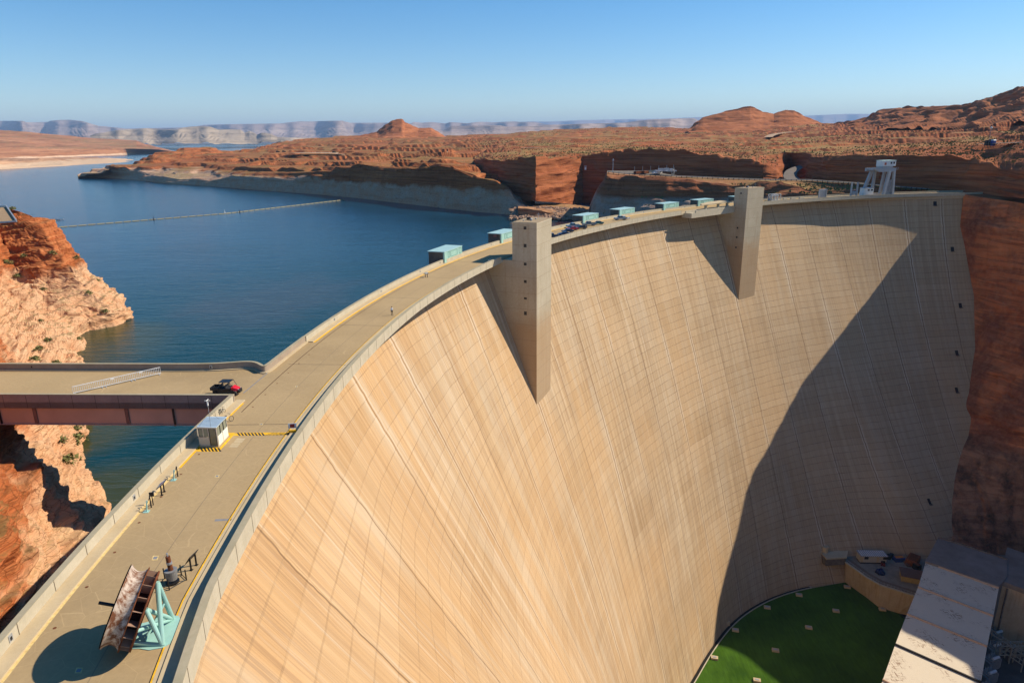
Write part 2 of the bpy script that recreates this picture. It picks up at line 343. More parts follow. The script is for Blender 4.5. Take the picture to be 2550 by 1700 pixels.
mk('gutter_gap',rD,0.57,0.60,160.0,170.0,0.16,M_BLACK,n=30)
# crane rail slots along the reservoir side
mk('rail_slot',rU,-2.55,-2.66,A0,179.6,0.006,simple('rust_slot',(0.075,0.035,0.022),0.8),n=240)
mk('patched_strip',rU,-2.75,-3.9,BR0-8,179.6,0.004,M_WALK,n=60) if False else None
# expansion joints across the deck and patched panel
jm=simple('joint_sealant',(0.13,0.10,0.07),0.9)
for j in range(0,20):
    a=104.8+3.9*(j+0.35); b=MB(); w=0.011
    b.add([pol(rD(a)+1.9,a-w,0.006),pol(rU(a)-1.9,a-w,0.006),pol(rU(a)-1.9,a+w,0.006),pol(rD(a)+1.9,a+w,0.006)],[(0,1,2,3)]); b.build('expansion_joint',jm,deck)
A=np.linspace(100,188,200); 
line('centre_joint',lambda A:(rU(A)+rD(A))/2,-0.35,-0.42,100,188,0.005,simple('faint_joint',(0.25,0.19,0.12),0.9),n=200,par=deck)

# formed joints in the canyon-side parapet
for j in range(72):
    a=187.4-j*0.80
    if 157<a<160.2 or a<134: continue
    p=pol(float(rD(a))-0.004,a); b=MB(); b.box((p[0],p[1],0.18),(0.03,0.05,1.85),R(a)); b.build('parapet_joint',jm,dam)
for j in range(22):
    a=187.2-j*0.80
    if a<180: continue
    for rr in (float(rU(a))-0.36,): p=pol(rr,a); b=MB(); b.box((p[0],p[1],0.62),(0.03,0.05,1.0),R(a)); b.build('parapet_joint',jm,dam)
# ================================================================== LAND AND WATER
WZ=-25.0
def rock(name,red1,red2,cream=None,cz=(-13,5),strata=0.35,scrub=None,sc=1.0,streak=0.35,crack=0.5,scrubz=0.86):
    k=NB(name,0.95); g=k.pos(); P=g.outputs['Position']; sp=k.n('ShaderNodeSeparateXYZ'); k.l(P,sp.inputs[0])
    big=k.noise(P,0.018/sc,5,0.6); st=k.noise(k.mapn(P,(0.012/sc,0.012/sc,strata/sc)),1.0,6,0.68,0.4); fine=k.noise(P,0.5/sc,5,0.7)
    col=k.mix(k.ramp(st,[(0.34,0.0),(0.64,1.0)]),red1,red2)
    col=k.mix(k.math('MULTIPLY',k.ramp(big,[(0.35,0.0),(0.65,1.0)]),0.5),col,tuple(x*0.72 for x in red1))
    vs=k.noise(k.mapn(P,(0.16/sc,0.16/sc,0.012/sc),(3,9,0)),1.0,4,0.65)
    led=k.noise(k.mapn(P,(0.008/sc,0.008/sc,strata*1.5/sc),(5,2,8)),1.0,4,0.6,0.5)
    col=k.mix(k.math('MULTIPLY',k.ramp(led,[(0.44,0.0),(0.495,1.0),(0.55,0.0)]),0.6),col,tuple(x*0.38 for x in red1))
    col=k.mix(k.math('MULTIPLY',k.ramp(vs,[(0.52,0.0),(0.70,1.0)]),streak),col,tuple(x*0.35 for x in red1))
    if cream:
        zz=k.math('ADD',sp.outputs['Z'],k.math('MULTIPLY',k.math('SUBTRACT',k.noise(P,0.03/sc,4,0.6),0.5),cz[1]*4.0))
        f=k.n('ShaderNodeMapRange'); k.l(zz,f.inputs[0]); f.inputs[1].default_value=cz[0]-1.5; f.inputs[2].default_value=cz[0]+1.5; f.inputs[3].default_value=1; f.inputs[4].default_value=0
        cc=k.mix(k.ramp(k.noise(P,0.12/sc,5,0.65),[(0.35,0.0),(0.65,1.0)]),cream,tuple(a*0.55+b*0.45 for a,b in zip(cream,red2)))
        col=k.mix(f.outputs[0],col,cc)
    if crack:
        w=k.n('ShaderNodeTexVoronoi',feature='DISTANCE_TO_EDGE'); mp=k.mapn(P,(0.09/sc,0.09/sc,0.2/sc)); ad=k.n('ShaderNodeMixRGB'); ad.inputs[0].default_value=0.35; nn=k.n('ShaderNodeTexNoise'); k.l(mp,nn.inputs[0]); nn.inputs['Scale'].default_value=2.0
        k.l(mp,ad.inputs[1]); k.l(nn.outputs[1],ad.inputs[2]); k.l(ad.outputs[0],w.inputs['Vector'])
        col=k.mix(k.math('MULTIPLY',k.ramp(w.outputs[0],[(0.0,1.0),(0.035,0.0)]),crack),col,tuple(x*0.3 for x in red1))
    if scrub:
        sn=k.n('ShaderNodeSeparateXYZ'); k.l(g.outputs['Normal'],sn.inputs[0]); fl=k.ramp(sn.outputs['Z'],[(scrubz,0.0),(min(0.995,scrubz+0.08),1.0)])
        m1=k.ramp(k.noise(P,0.008/sc,4,0.6),[(0.38,0.0),(0.58,1.0)]); m2=k.ramp(k.noise(P,0.25/sc,4,0.8),[(0.40,0.0),(0.60,1.0)])
        col=k.mix(k.math('MULTIPLY',k.math('MULTIPLY',fl,m1),k.math('ADD',k.math('MULTIPLY',m2,0.55),0.25)),col,scrub)
    k.bump(k.math('ADD',st,k.math('MULTIPLY',fine,0.5)),0.6,1.2*sc)
    return k.col(col)
RED1,RED2=(0.30,0.105,0.045),(0.47,0.205,0.095)
M_RED=rock('red_sandstone',(0.27,0.078,0.028),(0.52,0.195,0.075),cream=(0.46,0.33,0.235),cz=(-8,4),scrub=(0.19,0.16,0.06),scrubz=0.9,strata=0.6,streak=0.45,crack=0.7)
M_PLAT=rock('red_plateau',(0.29,0.085,0.033),(0.44,0.16,0.065),scrub=(0.25,0.235,0.085),scrubz=0.95,crack=0.12,streak=0.15,strata=0.25)
M_BUTTE=rock('butte_sandstone',(0.36,0.12,0.045),(0.50,0.195,0.085),scrub=None,strata=0.22,sc=1.6,crack=0.2,streak=0.15)
M_NEAR=rock('near_cliff_sandstone',(0.38,0.10,0.03),(0.54,0.20,0.075),cream=(0.60,0.375,0.215),cz=(-10.5,4.0),strata=0.5,scrub=(0.20,0.17,0.06),sc=0.55,crack=0.75,streak=0.1)
M_WALL=rock('shaded_canyon_sandstone',(0.33,0.12,0.055),(0.46,0.18,0.085),cream=None,strata=0.15,sc=1.3,streak=0.55,crack=0.25)
M_CREAM_R=rock('cream_shore_sandstone',(0.46,0.24,0.13),(0.54,0.34,0.21),cream=(0.54,0.39,0.26),cz=(-14,4),scrub=None,sc=4,crack=0.2,streak=0.1)
M_FARRED=rock('far_red_slope',(0.36,0.15,0.07),(0.50,0.25,0.13),cream=(0.62,0.44,0.30),cz=(-17,4),strata=0.25,scrub=(0.26,0.19,0.085),sc=5,crack=0.3,streak=0.2,scrubz=0.985)
M_MESA=rock('pale_mesa_sandstone',(0.33,0.255,0.18),(0.46,0.37,0.27),scrub=None,strata=0.35,sc=25,crack=0.0,streak=0.1)
M_FARMESA=rock('distant_mesa_rock',(0.30,0.22,0.19),(0.40,0.31,0.26),scrub=None,strata=0.45,sc=60,crack=0.0,streak=0.08)

def interp(poly,us):
    p=np.array(poly,float); o=np.argsort(p[:,0]); p=p[o]; return np.interp(us,p[:,0],p[:,1])
def strata_noise(P,D,amp,seed,step=7.0,zs=1.0,sc=1.0):
    """ledges and broken rock, pushed along D"""
    z=P[...,2]+fbm(P,0.012/sc,3,seed)*14*sc
    q=z/(step*sc); led=np.abs((q-np.floor(q))*2-1); w=vnoise(P[...,0]*0.02/sc,P[...,1]*0.02/sc,np.floor(q)*3.1,seed)
    n=fbm(P,0.035/sc,4,seed+3,1.6)*1.5+fbm(P,0.11/sc,3,seed+5,3.0)*0.45+fbm(P,0.3/sc,2,seed+9,2.5)*0.12
    bn=bnoise(P,0.03/sc,seed+21,1.8)*0.9+bnoise(P,0.085/sc,seed+23,2.2)*0.5
    return (n*0.75+(led-0.5)*0.6+w*0.5+bn)*amp
def terrace(P,st,k,seed,sc=1.0):
    z=P[...,2]+fbm(P,0.006/sc,3,seed)*st*2.2; q=z/st; f=q-np.floor(q); g=np.clip((f-0.62)/0.38,0,1); g=g*g*(3-2*g)
    P[...,2]+=(np.floor(q)+g-q+0.18)*st*k; return P
def loft(name,us,rows,subs,mat,amp=3.0,vamp=None,seed=1,sc=1.0,par=None,hold0=False,smooth=False,ter=None):
    """rows: (v_poly, Y) where Y is number / poly / 'w' (on the water) / ('z',poly) at height"""
    us=np.asarray(us,float); Rw=[]
    for v,Y in rows:
        vv=interp(v,us) if isinstance(v,list) else None
        if isinstance(Y,str): P=np.array([at(u,w,WZ) for u,w in zip(us,vv)])
        elif isinstance(Y,tuple):
            zz=interp(Y[1],us) if isinstance(Y[1],list) else np.full(len(us),Y[1]); P=np.array([at(u,w,z) for u,w,z in zip(us,vv,zz)])
        else:
            YY=interp(Y,us) if isinstance(Y,list) else np.full(len(us),float(Y))
            if v is None: raise ValueError
            P=np.array([atY(u,w,y) for u,w,y in zip(us,vv,YY)])
        Rw.append(P)
    out=[Rw[0]]; 
    for a,b,n in zip(Rw[:-1],Rw[1:],subs):
        for i in range(1,n+1): out.append(a+(b-a)*i/n)
    P=np.array(out); 
    # displacement along the local normal
    du=np.gradient(P,axis=1); dv=np.gradient(P,axis=0); N=np.cross(du,dv); N/= (np.linalg.norm(N,axis=-1,keepdims=True)+1e-9)
    toward=np.array([0,0,H])-P; s=np.sign((N*toward).sum(-1,keepdims=True)); N=N*s
    amps=np.asarray(amp,float)
    if amps.ndim==1:  # amplitude per row anchor
        al=[amps[0]]
        for a,b,n in zip(amps[:-1],amps[1:],subs):
            for i in range(1,n+1): al.append(a+(b-a)*i/n)
        A=np.array(al)[:,None]
    else: A=np.full((P.shape[0],1),float(amp))
    d=strata_noise(P,N,1.0,seed,sc=sc)
    kw=2; dd=np.pad(d,((0,0),(kw,kw)),'edge'); d=sum(dd[:,i:i+d.shape[1]]*w_ for i,w_ in zip(range(2*kw+1),np.bartlett(2*kw+3)[1:-1]/np.bartlett(2*kw+3).sum()))*0.65+d*0.35*np.clip(A/1.0,0,1)*(A<2.2)
    d=d*A
    P=P+N*d[...,None]
    if ter is not None:
        kk=[ter[1][0]]
        for a,b,n in zip(ter[1][:-1],ter[1][1:],subs):
            for i in range(1,n+1): kk.append(a+(b-a)*i/n)
        P=terrace(P,ter[0],np.array(kk)[:,None],seed,sc)
    if hold0: P[0]=out[0]-np.array([0,0,4.0])
    o=gridmesh(name,P,mat,par,smooth=smooth); o['_tmp']=1; del o['_tmp']
    return o,P
def U(a,b,st): return np.arange(a,b+st*0.5,st)

# water and the ground under everything
k=NB('lake_water',0.14); P_=k.pos().outputs['Position']; 
n1=k.noise(k.mapn(P_,(0.16,0.55,0.3)),1.0,5,0.62,0.3); n2=k.noise(k.mapn(P_,(0.012,0.03,0.1)),1.0,4,0.55); n3=k.noise(k.mapn(P_,(0.03,0.09,0.1),(4,4,0)),1.0,4,0.6)
k.bump(k.math('ADD',k.math('MULTIPLY',n1,0.7),k.math('MULTIPLY',n3,1.0)),0.42,0.8)
k.b.inputs['IOR'].default_value=1.33; k.b.inputs['Specular IOR Level'].default_value=0.27
cdist=k.n('ShaderNodeVectorMath',operation='DISTANCE'); k.l(P_,cdist.inputs[0]); cdist.inputs[1].default_value=(-60,90,-25)
wc=k.mix(k.ramp(n2,[(0.35,0.0),(0.7,1.0)]),(0.003,0.036,0.075),(0.005,0.052,0.105))
wc=k.mix(k.ramp(k.math('DIVIDE',cdist.outputs['Value'],260.0),[(0.35,1.0),(1.25,0.0)]),wc,(0.002,0.036,0.034))
cd2=k.n('ShaderNodeVectorMath',operation='DISTANCE'); k.l(P_,cd2.inputs[0]); cd2.inputs[1].default_value=(C0[0],C0[1],-25)
wc=k.mix(k.ramp(k.math('DIVIDE',k.math('ADD',k.math('SUBTRACT',cd2.outputs['Value'],345.0),k.math('MULTIPLY',n2,60.0)),380.0),[(0.12,0.9),(0.85,0.0)]),wc,(0.003,0.034,0.040))
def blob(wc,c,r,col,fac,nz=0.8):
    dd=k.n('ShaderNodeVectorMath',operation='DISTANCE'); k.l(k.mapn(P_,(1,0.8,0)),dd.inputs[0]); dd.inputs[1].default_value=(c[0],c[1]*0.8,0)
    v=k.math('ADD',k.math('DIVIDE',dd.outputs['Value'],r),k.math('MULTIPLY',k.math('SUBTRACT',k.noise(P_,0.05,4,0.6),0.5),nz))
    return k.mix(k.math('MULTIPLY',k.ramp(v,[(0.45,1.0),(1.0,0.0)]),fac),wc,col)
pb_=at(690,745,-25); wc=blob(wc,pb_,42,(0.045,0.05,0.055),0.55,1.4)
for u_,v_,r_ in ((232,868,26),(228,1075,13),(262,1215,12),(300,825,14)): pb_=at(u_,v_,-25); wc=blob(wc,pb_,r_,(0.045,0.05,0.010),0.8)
k.col(wc)
A=np.linspace(60,230,170); Rr=np.concatenate([[344.0],np.geomspace(352,30000,90)]); 
P=np.zeros((len(Rr),len(A),3)); P[...,0]=C0[0]+Rr[:,None]*np.cos(np.radians(A)); P[...,1]=C0[1]+Rr[:,None]*np.sin(np.radians(A)); P[...,2]=WZ
tag(gridmesh('lake_water',P,k.m,None,smooth=False,flip=True),kind='structure')
Rr=np.concatenate([[344.0],np.geomspace(352,90000,40)]); A=np.linspace(40,240,60)
P=np.zeros((len(Rr),len(A),3)); P[...,0]=C0[0]+Rr[:,None]*np.cos(np.radians(A)); P[...,1]=C0[1]+Rr[:,None]*np.sin(np.radians(A)); P[...,2]=WZ-9
tag(gridmesh('ground',P,M_PLAT,None,flip=True),kind='structure')
b=MB(); b.sheet([(-700,-600),(900,-600),(900,520),(-700,520)],-186.0); tag(b.build('canyon_floor',simple('canyon_floor_gravel',(0.17,0.13,0.10),0.95,var=0.3,sc=0.2)),kind='structure')

# ---- peninsula east of the lake, its cliff in shade, butte on top
wl=[(190,438.6),(194,438.6),(255,442),(340,449),(408,457),(510,463.4),(646,474.3),(800,485.2),(896,494.7),(1042,511.7),(1178,527),(1284,537),(1340,545)]
rim=[(190,437.9),(194,437.6),(218,435.5),(275,437),(340,439),(400,441),(450,446),(505,451),(530,449.5),(578,437),(646,443),(714,447),(782,445),(838,431),(870,420),(905,412),(957,424),(1000,424),(1035,421),(1076,411),(1130,417),(1178,436),(1236,456),(1267,480),(1294,505),(1340,530)]
us=U(194,1330,2.5)
Yw=np.array([at(u,w,WZ)[1] for u,w in zip(us,interp(wl,us))])
def Yoff(d): return list(zip(us,Yw+d))
r2=[(194,437.3),(262,426),(275,417),(340,420),(420,421),(500,420),(600,419),(646,417),(700,420),(804,424),(838,416),(870,409),(905,404),(960,412),(1060,404),(1130,408),(1178,424),(1236,444),(1267,470),(1294,495),(1340,524)]
r3=[(194,437.0),(268,421),(275,413),(326,411),(350,405),(420,402),(500,400),(600,402),(680,399),(800,398),(900,396),(1000,400),(1100,394),(1180,406),(1236,430),(1290,470),(1340,515)]
r4=[(194,436.6),(275,412),(326,410),(350,399),(381,389),(460,385),(560,386),(680,384),(800,383),(900,378),(1000,380),(1100,380),(1180,394),(1236,414),(1290,440),(1340,480)]
r5=[(194,436.4),(275,411.6),(326,409.6),(350,398.6),(381,388),(425,380),(459,371),(524,370),(551,377),(629,374),(700,366),(800,366),(900,362),(1000,362),(1100,360),(1200,364),(1340,372)]
r6=[(194,436.2),(275,411.4),(326,409.4),(350,398.4),(381,384.5),(425,377.5),(459,369),(524,368),(551,376),(629,371.2),(680,358),(748,346.5),(770,346),(821,341),(858,337.5),(920,337.5),(1000,338),(1107,341),(1130,338),(1178,336),(1229,335),(1340,330)]
r7=[(u_,v_+7) for u_,v_ in r6]
o,P=loft('rocky_peninsula',us,[(wl,'w'),(rim,Yoff(9.0)),(r2,[(194,1205),(300,1180),(500,1100),(650,920),(900,735),(1100,640),(1236,600),(1330,590)]),(r3,[(194,1210),(300,1240),(500,1250),(650,1090),(900,930),(1100,800),(1236,690),(1330,640)]),(r4,[(194,1215),(300,1300),(500,1420),(650,1300),(900,1150),(1100,960),(1236,760),(1330,700)]),
 (r5,[(194,1220),(275,1330),(500,1560),(700,1700),(1100,1400),(1340,1000)]),(r6,[(194,1225),(275,1350),(500,1620),(680,2100),(900,2500),(1340,2200)]),(r7,[(194,1300),(500,2100),(680,2600),(900,3000),(1340,2800)])],[30,40,36,26,34,34,3],M_RED,amp=[0.8,1.8,3.0,3.5,3.5,4.0,3.0,1.0],seed=11,sc=1.5,hold0=True,ter=(6.0,[0,0.0,0.8,0.9,0.9,0.9,0.7,0]))
tag(o,kind='structure')
def butte(name,sky,base,Y,depth,mat,label,seed,n=26,amp=5,sc=2.0):
    us=U(sky[0][0],sky[-1][0],2.0); b=interp(base,us); t=interp(sky,us); Yv=interp(Y,us) if isinstance(Y,list) else np.full(len(us),float(Y)); dp=interp(depth,us) if isinstance(depth,list) else np.full(len(us),float(depth)); zz=lambda q:list(zip(us,q)); rows=[(zz(b),zz(Yv-dp))]
    for f,g in ((0.35,0.45),(0.7,0.8)): rows.append((zz(b+(t-b)*f),zz(Yv-dp*(1-g))))
    rows.append((zz(t),zz(Yv))); rows.append((zz(b),zz(Yv+dp*1.2)))
    o,P=loft(name,us,rows,[n//2,n//2,n//2,8],mat,amp=[amp,amp,amp,amp*0.35,amp],seed=seed,sc=sc)
    return tag(o,kind='structure')
butte('butte_hill',[(880,341),(940,328),(960.5,311),(977.6,299),(990,296.5),(1001,295.7),(1008,305),(1025,312),(1042,319.5),(1073,318),(1090,329),(1115,343)],[(880,354),(1000,356),(1115,354)],2300,260,M_BUTTE,'',31)
# ---- plateau and walls to the right
wu=U(1182,2640,2.5)
wr=[(1182,400),(1210,397),(1262,398),(1300,396),(1331,393),(1370,394),(1425,392),(1440,392),(1456,386.7),(1497.6,377.7),(1560,375),(1646,373),(1706,373),(1740,380),(1774,386.7),(1819,395.6),(1870,396),(1886,400),(1910,412),(1939,430),(1960,440),(1975,440),(1998,418),(2017,394),(2034,388.5),(2058,393),(2100,392),(2148,390),(2222,388),(2356,386),(2385,388),(2415.5,391),(2450,402),(2496,421),(2550,424),(2640,430)]
wb=[(1182,405),(1210,430),(1262,480),(1300,500),(1334,500),(1440,509),(1500,512),(1600,500),(1700,480),(1900,452),(1939,450),(2013,450),(2118,458),(2237,469),(2314,476),(2400,481),(2550,494),(2640,505)]
YB=[(1182,722),(1210,660),(1262,600),(1334,548),(1400,590),(1440,640),(1450,650),(1500,640),(1600,630),(1700,610),(1800,585),(1900,560),(1939,560),(1968,640),(2013,560),(2060,500),(2118,480),(2237,447),(2314,432),(2400,412),(2470,392),(2550,352),(2640,330)]
wr=list(zip(wu,interp(wr,wu)+np.clip(fbm(np.stack([wu,wu*0,wu*0],-1),0.06,4,77)*6,-4,3)))
wm=list(zip(wu,interp(wb,wu)*0.45+interp(wr,wu)*0.55))
Yr=list(zip(wu,interp(YB,wu)+9)); Ym=list(zip(wu,interp(YB,wu)+3.5))
g1=[(1182,394),(1262,390),(1331,386),(1440,378),(1497,372),(1646,368),(1774,376),(1850,384),(1920,378),(1968,378),(2034,374),(2100,377),(2222,374),(2356,374),(2420,376),(2460,378),(2500,376),(2550,372),(2640,360)]
Y1=[(1182,830),(1262,700),(1440,700),(1646,700),(1850,660),(2034,600),(2222,500),(2356,465),(2450,432),(2500,416),(2550,400),(2640,380)]
g2=[(1182,363),(1262,361),(1331,358),(1440,358),(1646,358),(1774,357),(1850,359),(1968,357),(2034,357),(2222,357),(2356,356),(2450,354),(2500,352),(2550,350),(2640,338)]
Y2=[(1182,1290),(1262,1120),(1440,1000),(1646,1000),(1850,900),(2034,800),(2222,640),(2356,560),(2450,500),(2500,470),(2550,440),(2640,410)]
g3=[(1182,348),(1262,344),(1440,338),(1557,332),(1706,332),(1850,330),(1978,328),(2070,327),(2222,325),(2356,322),(2450,318),(2550,310),(2640,300)]
Y3=[(1182,1750),(1262,1700),(1640,1700),(1850,1500),(2034,1300),(2222,1000),(2356,850),(2450,700),(2550,600),(2640,560)]
g4=[(1182,335.5),(1262,334),(1304,328.6),(1438,321),(1557,316),(1640,318),(1706,319.7),(1721,319),(1800,316),(1900,310),(1978,306),(2043,306.5),(2070,308),(2118,303),(2222,303),(2356,300),(2450,295),(2550,285),(2640,275)]
Y4=[(1182,2350),(1262,2600),(1640,2500),(1850,2200),(2034,1800),(2222,1350),(2356,1150),(2450,1000),(2550,850),(2640,800)]
o,P=loft('red_plateau',wu,[(wb,YB),(wm,Ym),(wr,Yr),(g1,Y1),(g2,Y2),(g3,Y3),(g4,Y4),(list(zip(wu,interp(g4,wu)+6)),list(zip(wu,interp(Y4,wu)+500)))],[16,16,14,30,36,30,2],M_PLAT,amp=[1.8,2.4,1.3,1.5,1.8,3.5,3.5,1.0],seed=51,sc=1.5,ter=(5.0,[0,0,0.1,0.3,0.5,0.9,0.8,0]))
tag(o,kind='structure'); PLAT=P
butte('butte_hill',[(1715,322),(1721,318),(1733,305),(1750.6,293),(1780,285),(1807,278),(1834,273),(1850,268),(1868,265.5),(1877,268),(1900,279.5),(1912,281),(1927,284),(1940,278),(1957,275),(1978,277),(2005,290),(2030,302),(2055,311)],[(1715,332),(1850,332),(2055,326)],1750,190,M_BUTTE,'',61,sc=1.6,amp=4)
sk=[(2060,313),(2118,302),(2140,297),(2165,290),(2189,274),(2231,269),(2302,266),(2360,263),(2409.5,260),(2433,251),(2475,239.5),(2522.6,221.7),(2534.5,215),(2550,215),(2600,200),(2640,195)]
butte('far_hill',sk,[(2060,326),(2189,325),(2300,325),(2409,322),(2550,315),(2640,305)],[(2060,1650),(2222,1350),(2356,1150),(2450,1000),(2550,880),(2640,840)],[(2060,330),(2222,330),(2356,290),(2450,290),(2550,270),(2640,260)],M_BUTTE,'',71,n=40,sc=1.6,amp=6)
# promontory with the parking place, between the crest and the upper wall
pu=U(1464,2410,2.5)
pr=[(1464,545),(1467,523),(1478,495),(1490,472),(1502,457),(1508,436),(1546,445),(1673,449),(1762,459),(1826,463),(1909,455),(2005,468),(2058,477),(2127,472),(2219,475),(2314,478),(2410,486)]
pb=[(1464,548),(1600,540),(1700,535),(1900,525),(2127,515),(2314,505),(2410,500)]
PYb=[(1464,500),(1500,478),(1600,455),(1700,452),(1800,450),(1900,448),(2000,446),(2118,436),(2237,424),(2314,416),(2410,408)]
prd=[(1464,544),(1467,521),(1478,493),(1490,468),(1502,452),(1510,431),(1546,436),(1676,442),(1800,447),(1900,451),(2013,452),(2118,459),(2237,469),(2314,475),(2410,483)]
PYr=[(1464,508),(1500,505),(1510,500),(1600,500),(1676,500),(1800,498),(1900,490),(2013,470),(2118,452),(2237,434),(2314,424),(2410,412)]
pm=list(zip(pu,interp(pb,pu)*0.5+interp(pr,pu)*0.5))
Yp=list(zip(pu,interp(PYb,pu)+8))
M_PROM=rock('promontory_sandstone',(0.30,0.105,0.05),(0.42,0.17,0.08),cream=(0.40,0.31,0.245),cz=(-6,1.5),scrub=(0.22,0.19,0.07),scrubz=0.8,streak=0.3)
o,P=loft('promontory',pu,[(pb,PYb),(pm,Yp),(pr,list(zip(pu,interp(PYb,pu)+12))),(prd,PYr),(list(zip(pu,interp(prd,pu)-4)),list(zip(pu,interp(PYr,pu)+60)))],[14,14,10,6],M_PROM,amp=[1.2,1.2,1.6,0.3,0.2],seed=81,sc=0.9)
tag(o,kind='structure'); PROM=P
# inlet beach with boulders
bu=U(1290,1500,3)
o,P=loft('beach',bu,[([(1290,545),(1400,548),(1500,552)],'w'),([(1290,520),(1400,530),(1500,530)],[(1290,520),(1400,520),(1500,500)]),([(1290,512),(1346,508),(1440,510),(1500,512)],[(1290,560),(1400,600),(1450,655),(1500,650)])],[12,10],rock('beach_sandstone',(0.42,0.20,0.10),(0.52,0.29,0.16),scrub=(0.2,0.17,0.07),scrubz=0.9),amp=[1,1.0,0.5],seed=91,sc=0.6,hold0=True)
tag(o,kind='structure')
# canyon wall below the bench on the right: starts on the dam's abutment line
ab=[(2378,489),(2390,564),(2401,607),(2425,737),(2428,867),(2412,976),(2385,1084),(2347,1214),(2309,1398)]
hp=[hit(*q) for q in ab]; hp[0]=pol(rface(98.6,2.0),98.6,0.0); hp.append(hp[-1]+np.array([-14,-20,-30]))
hp=np.array(hp); nn=150; rowsP=[]
lev=np.linspace(0,len(hp)-1,180)
L_=np.stack([np.interp(lev,range(len(hp)),hp[:,i]) for i in range(3)],-1)
Rg=[]
for i,(p) in enumerate(L_):
    z=p[2]; Rg.append(np.array([292-max(0,(-z-20))*0.09,302.0+0*z,min(z,-4)-3])) 
Rg=np.array(Rg); t=np.linspace(0,1,nn)[None,:,None]
mid=(L_+Rg)/2+np.array([2,-6,0])*np.linspace(1,0.3,180)[:,None]
P=(1-t)**2*L_[:,None]+2*t*(1-t)*mid[:,None]+t**2*Rg[:,None]
st_=1/(1+np.exp((P[...,2]+118+t[...,0]*6+fbm(P,0.02,3,5)*12)/1.2)); P[...,0]+=st_*5.5; P[...,1]+=st_*2.5
dN=(strata_noise(P,None,1.0,101,sc=1.3)*1.5+bnoise(P,0.06,7,0.5)*1.8+bnoise(P,0.16,9,0.7)*0.8)*np.minimum(1,t[...,0]*6)+1.6*np.minimum(1,t[...,0]*10); P[...,0]-=dN*0.75; P[...,1]-=dN*0.65
k=NB('abutment_sandstone',0.95); PP=k.pos().outputs['Position']; sp=k.n('ShaderNodeSeparateXYZ'); k.l(PP,sp.inputs[0])
a=k.noise(PP,0.03,5,0.65); v=k.noise(k.mapn(PP,(0.12,0.12,0.018)),1.0,5,0.6,0.3); blk=k.noise(k.mapn(PP,(0.05,0.05,0.03),(9,2,2)),1.0,4,0.6)
c_=k.mix(k.ramp(a,[(0.35,0.0),(0.65,1.0)]),(0.55,0.15,0.05),(0.70,0.24,0.09))
c_=k.mix(k.math('MULTIPLY',k.ramp(blk,[(0.50,0.0),(0.60,1.0)]),0.75),c_,(0.22,0.07,0.04))
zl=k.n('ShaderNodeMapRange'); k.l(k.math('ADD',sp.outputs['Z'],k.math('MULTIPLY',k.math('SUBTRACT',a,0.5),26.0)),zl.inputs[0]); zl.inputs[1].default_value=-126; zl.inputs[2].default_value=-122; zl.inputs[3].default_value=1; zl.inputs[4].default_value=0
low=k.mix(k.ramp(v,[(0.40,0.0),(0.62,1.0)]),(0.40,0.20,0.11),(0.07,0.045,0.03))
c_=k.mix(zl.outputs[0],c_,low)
fn=k.noise(PP,0.35,6,0.75); bed=k.noise(k.mapn(PP,(0.015,0.015,0.14),(4,4,1)),1.0,5,0.65,0.6)
c_=k.mix(k.math('MULTIPLY',k.ramp(bed,[(0.42,0.0),(0.50,1.0),(0.58,0.0)]),0.55),c_,(0.10,0.035,0.02))
c_=k.mix(k.math('MULTIPLY',k.ramp(fn,[(0.42,0.0),(0.62,1.0)]),0.35),c_,(0.55,0.25,0.13))
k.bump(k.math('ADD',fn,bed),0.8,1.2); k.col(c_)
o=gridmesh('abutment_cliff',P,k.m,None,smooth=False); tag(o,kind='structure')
# bench top between that wall and the upper cliff, and the rim farther down the canyon (its shadow falls on the dam)
Pb=np.zeros((8,nn,3)); top=P[0]; backp=np.array([[*(q[:2]+np.array([14,14])*(1+0.5*tt)),0.5] for q,tt in zip(top,np.linspace(0,1,nn))])
for i in range(8): Pb[i]=top+(backp-top)*(i/7)
gridmesh('bench',Pb,M_PLAT,None); tag(bpy.data.objects['bench'],kind='structure')
rimc=[(430,24),(414,25.2),(409,22.5),(395,25.5),(380,32),(358,30),(340,31.8),(332,22.6),(314,11),(309,5),(303,-4),(296,-9.8),(288,-13),(278,-18),(257,-22),(249,-28),(242,-31.5),(236,-34.5),(225,-30),(200,-34),(150,-45),(0,-60),(-300,-60)]
ys=np.concatenate([np.arange(430,230,-1.5),np.arange(228,-300,-8)]); zt=np.interp(ys,[q[0] for q in rimc][::-1],[q[1] for q in rimc][::-1])
rows=[]
for zf in np.linspace(0,1,24): rows.append(np.stack([289+6*(zf)**2+0*ys,ys,-186+(zt+186)*(1-zf)],-1))
rows=rows[::-1]
Pr=np.array(rows); dn=fbm(Pr,0.05,4,7)*1.6; wgt=np.linspace(1,0,24)[:,None]*(1-np.linspace(1,0,24)[:,None])*4; Pr[...,0]+=dn*wgt
Pr[-1,:,0]=289
ex=[Pr[-1]+np.array([k_*40.0,0,0])+np.array([0,0,0])*k_ for k_ in (1,4,20)]
Pr=np.concatenate([Pr,np.array(ex)])
o=gridmesh('east_canyon_rim',Pr,M_WALL,None); tag(o,kind='structure')

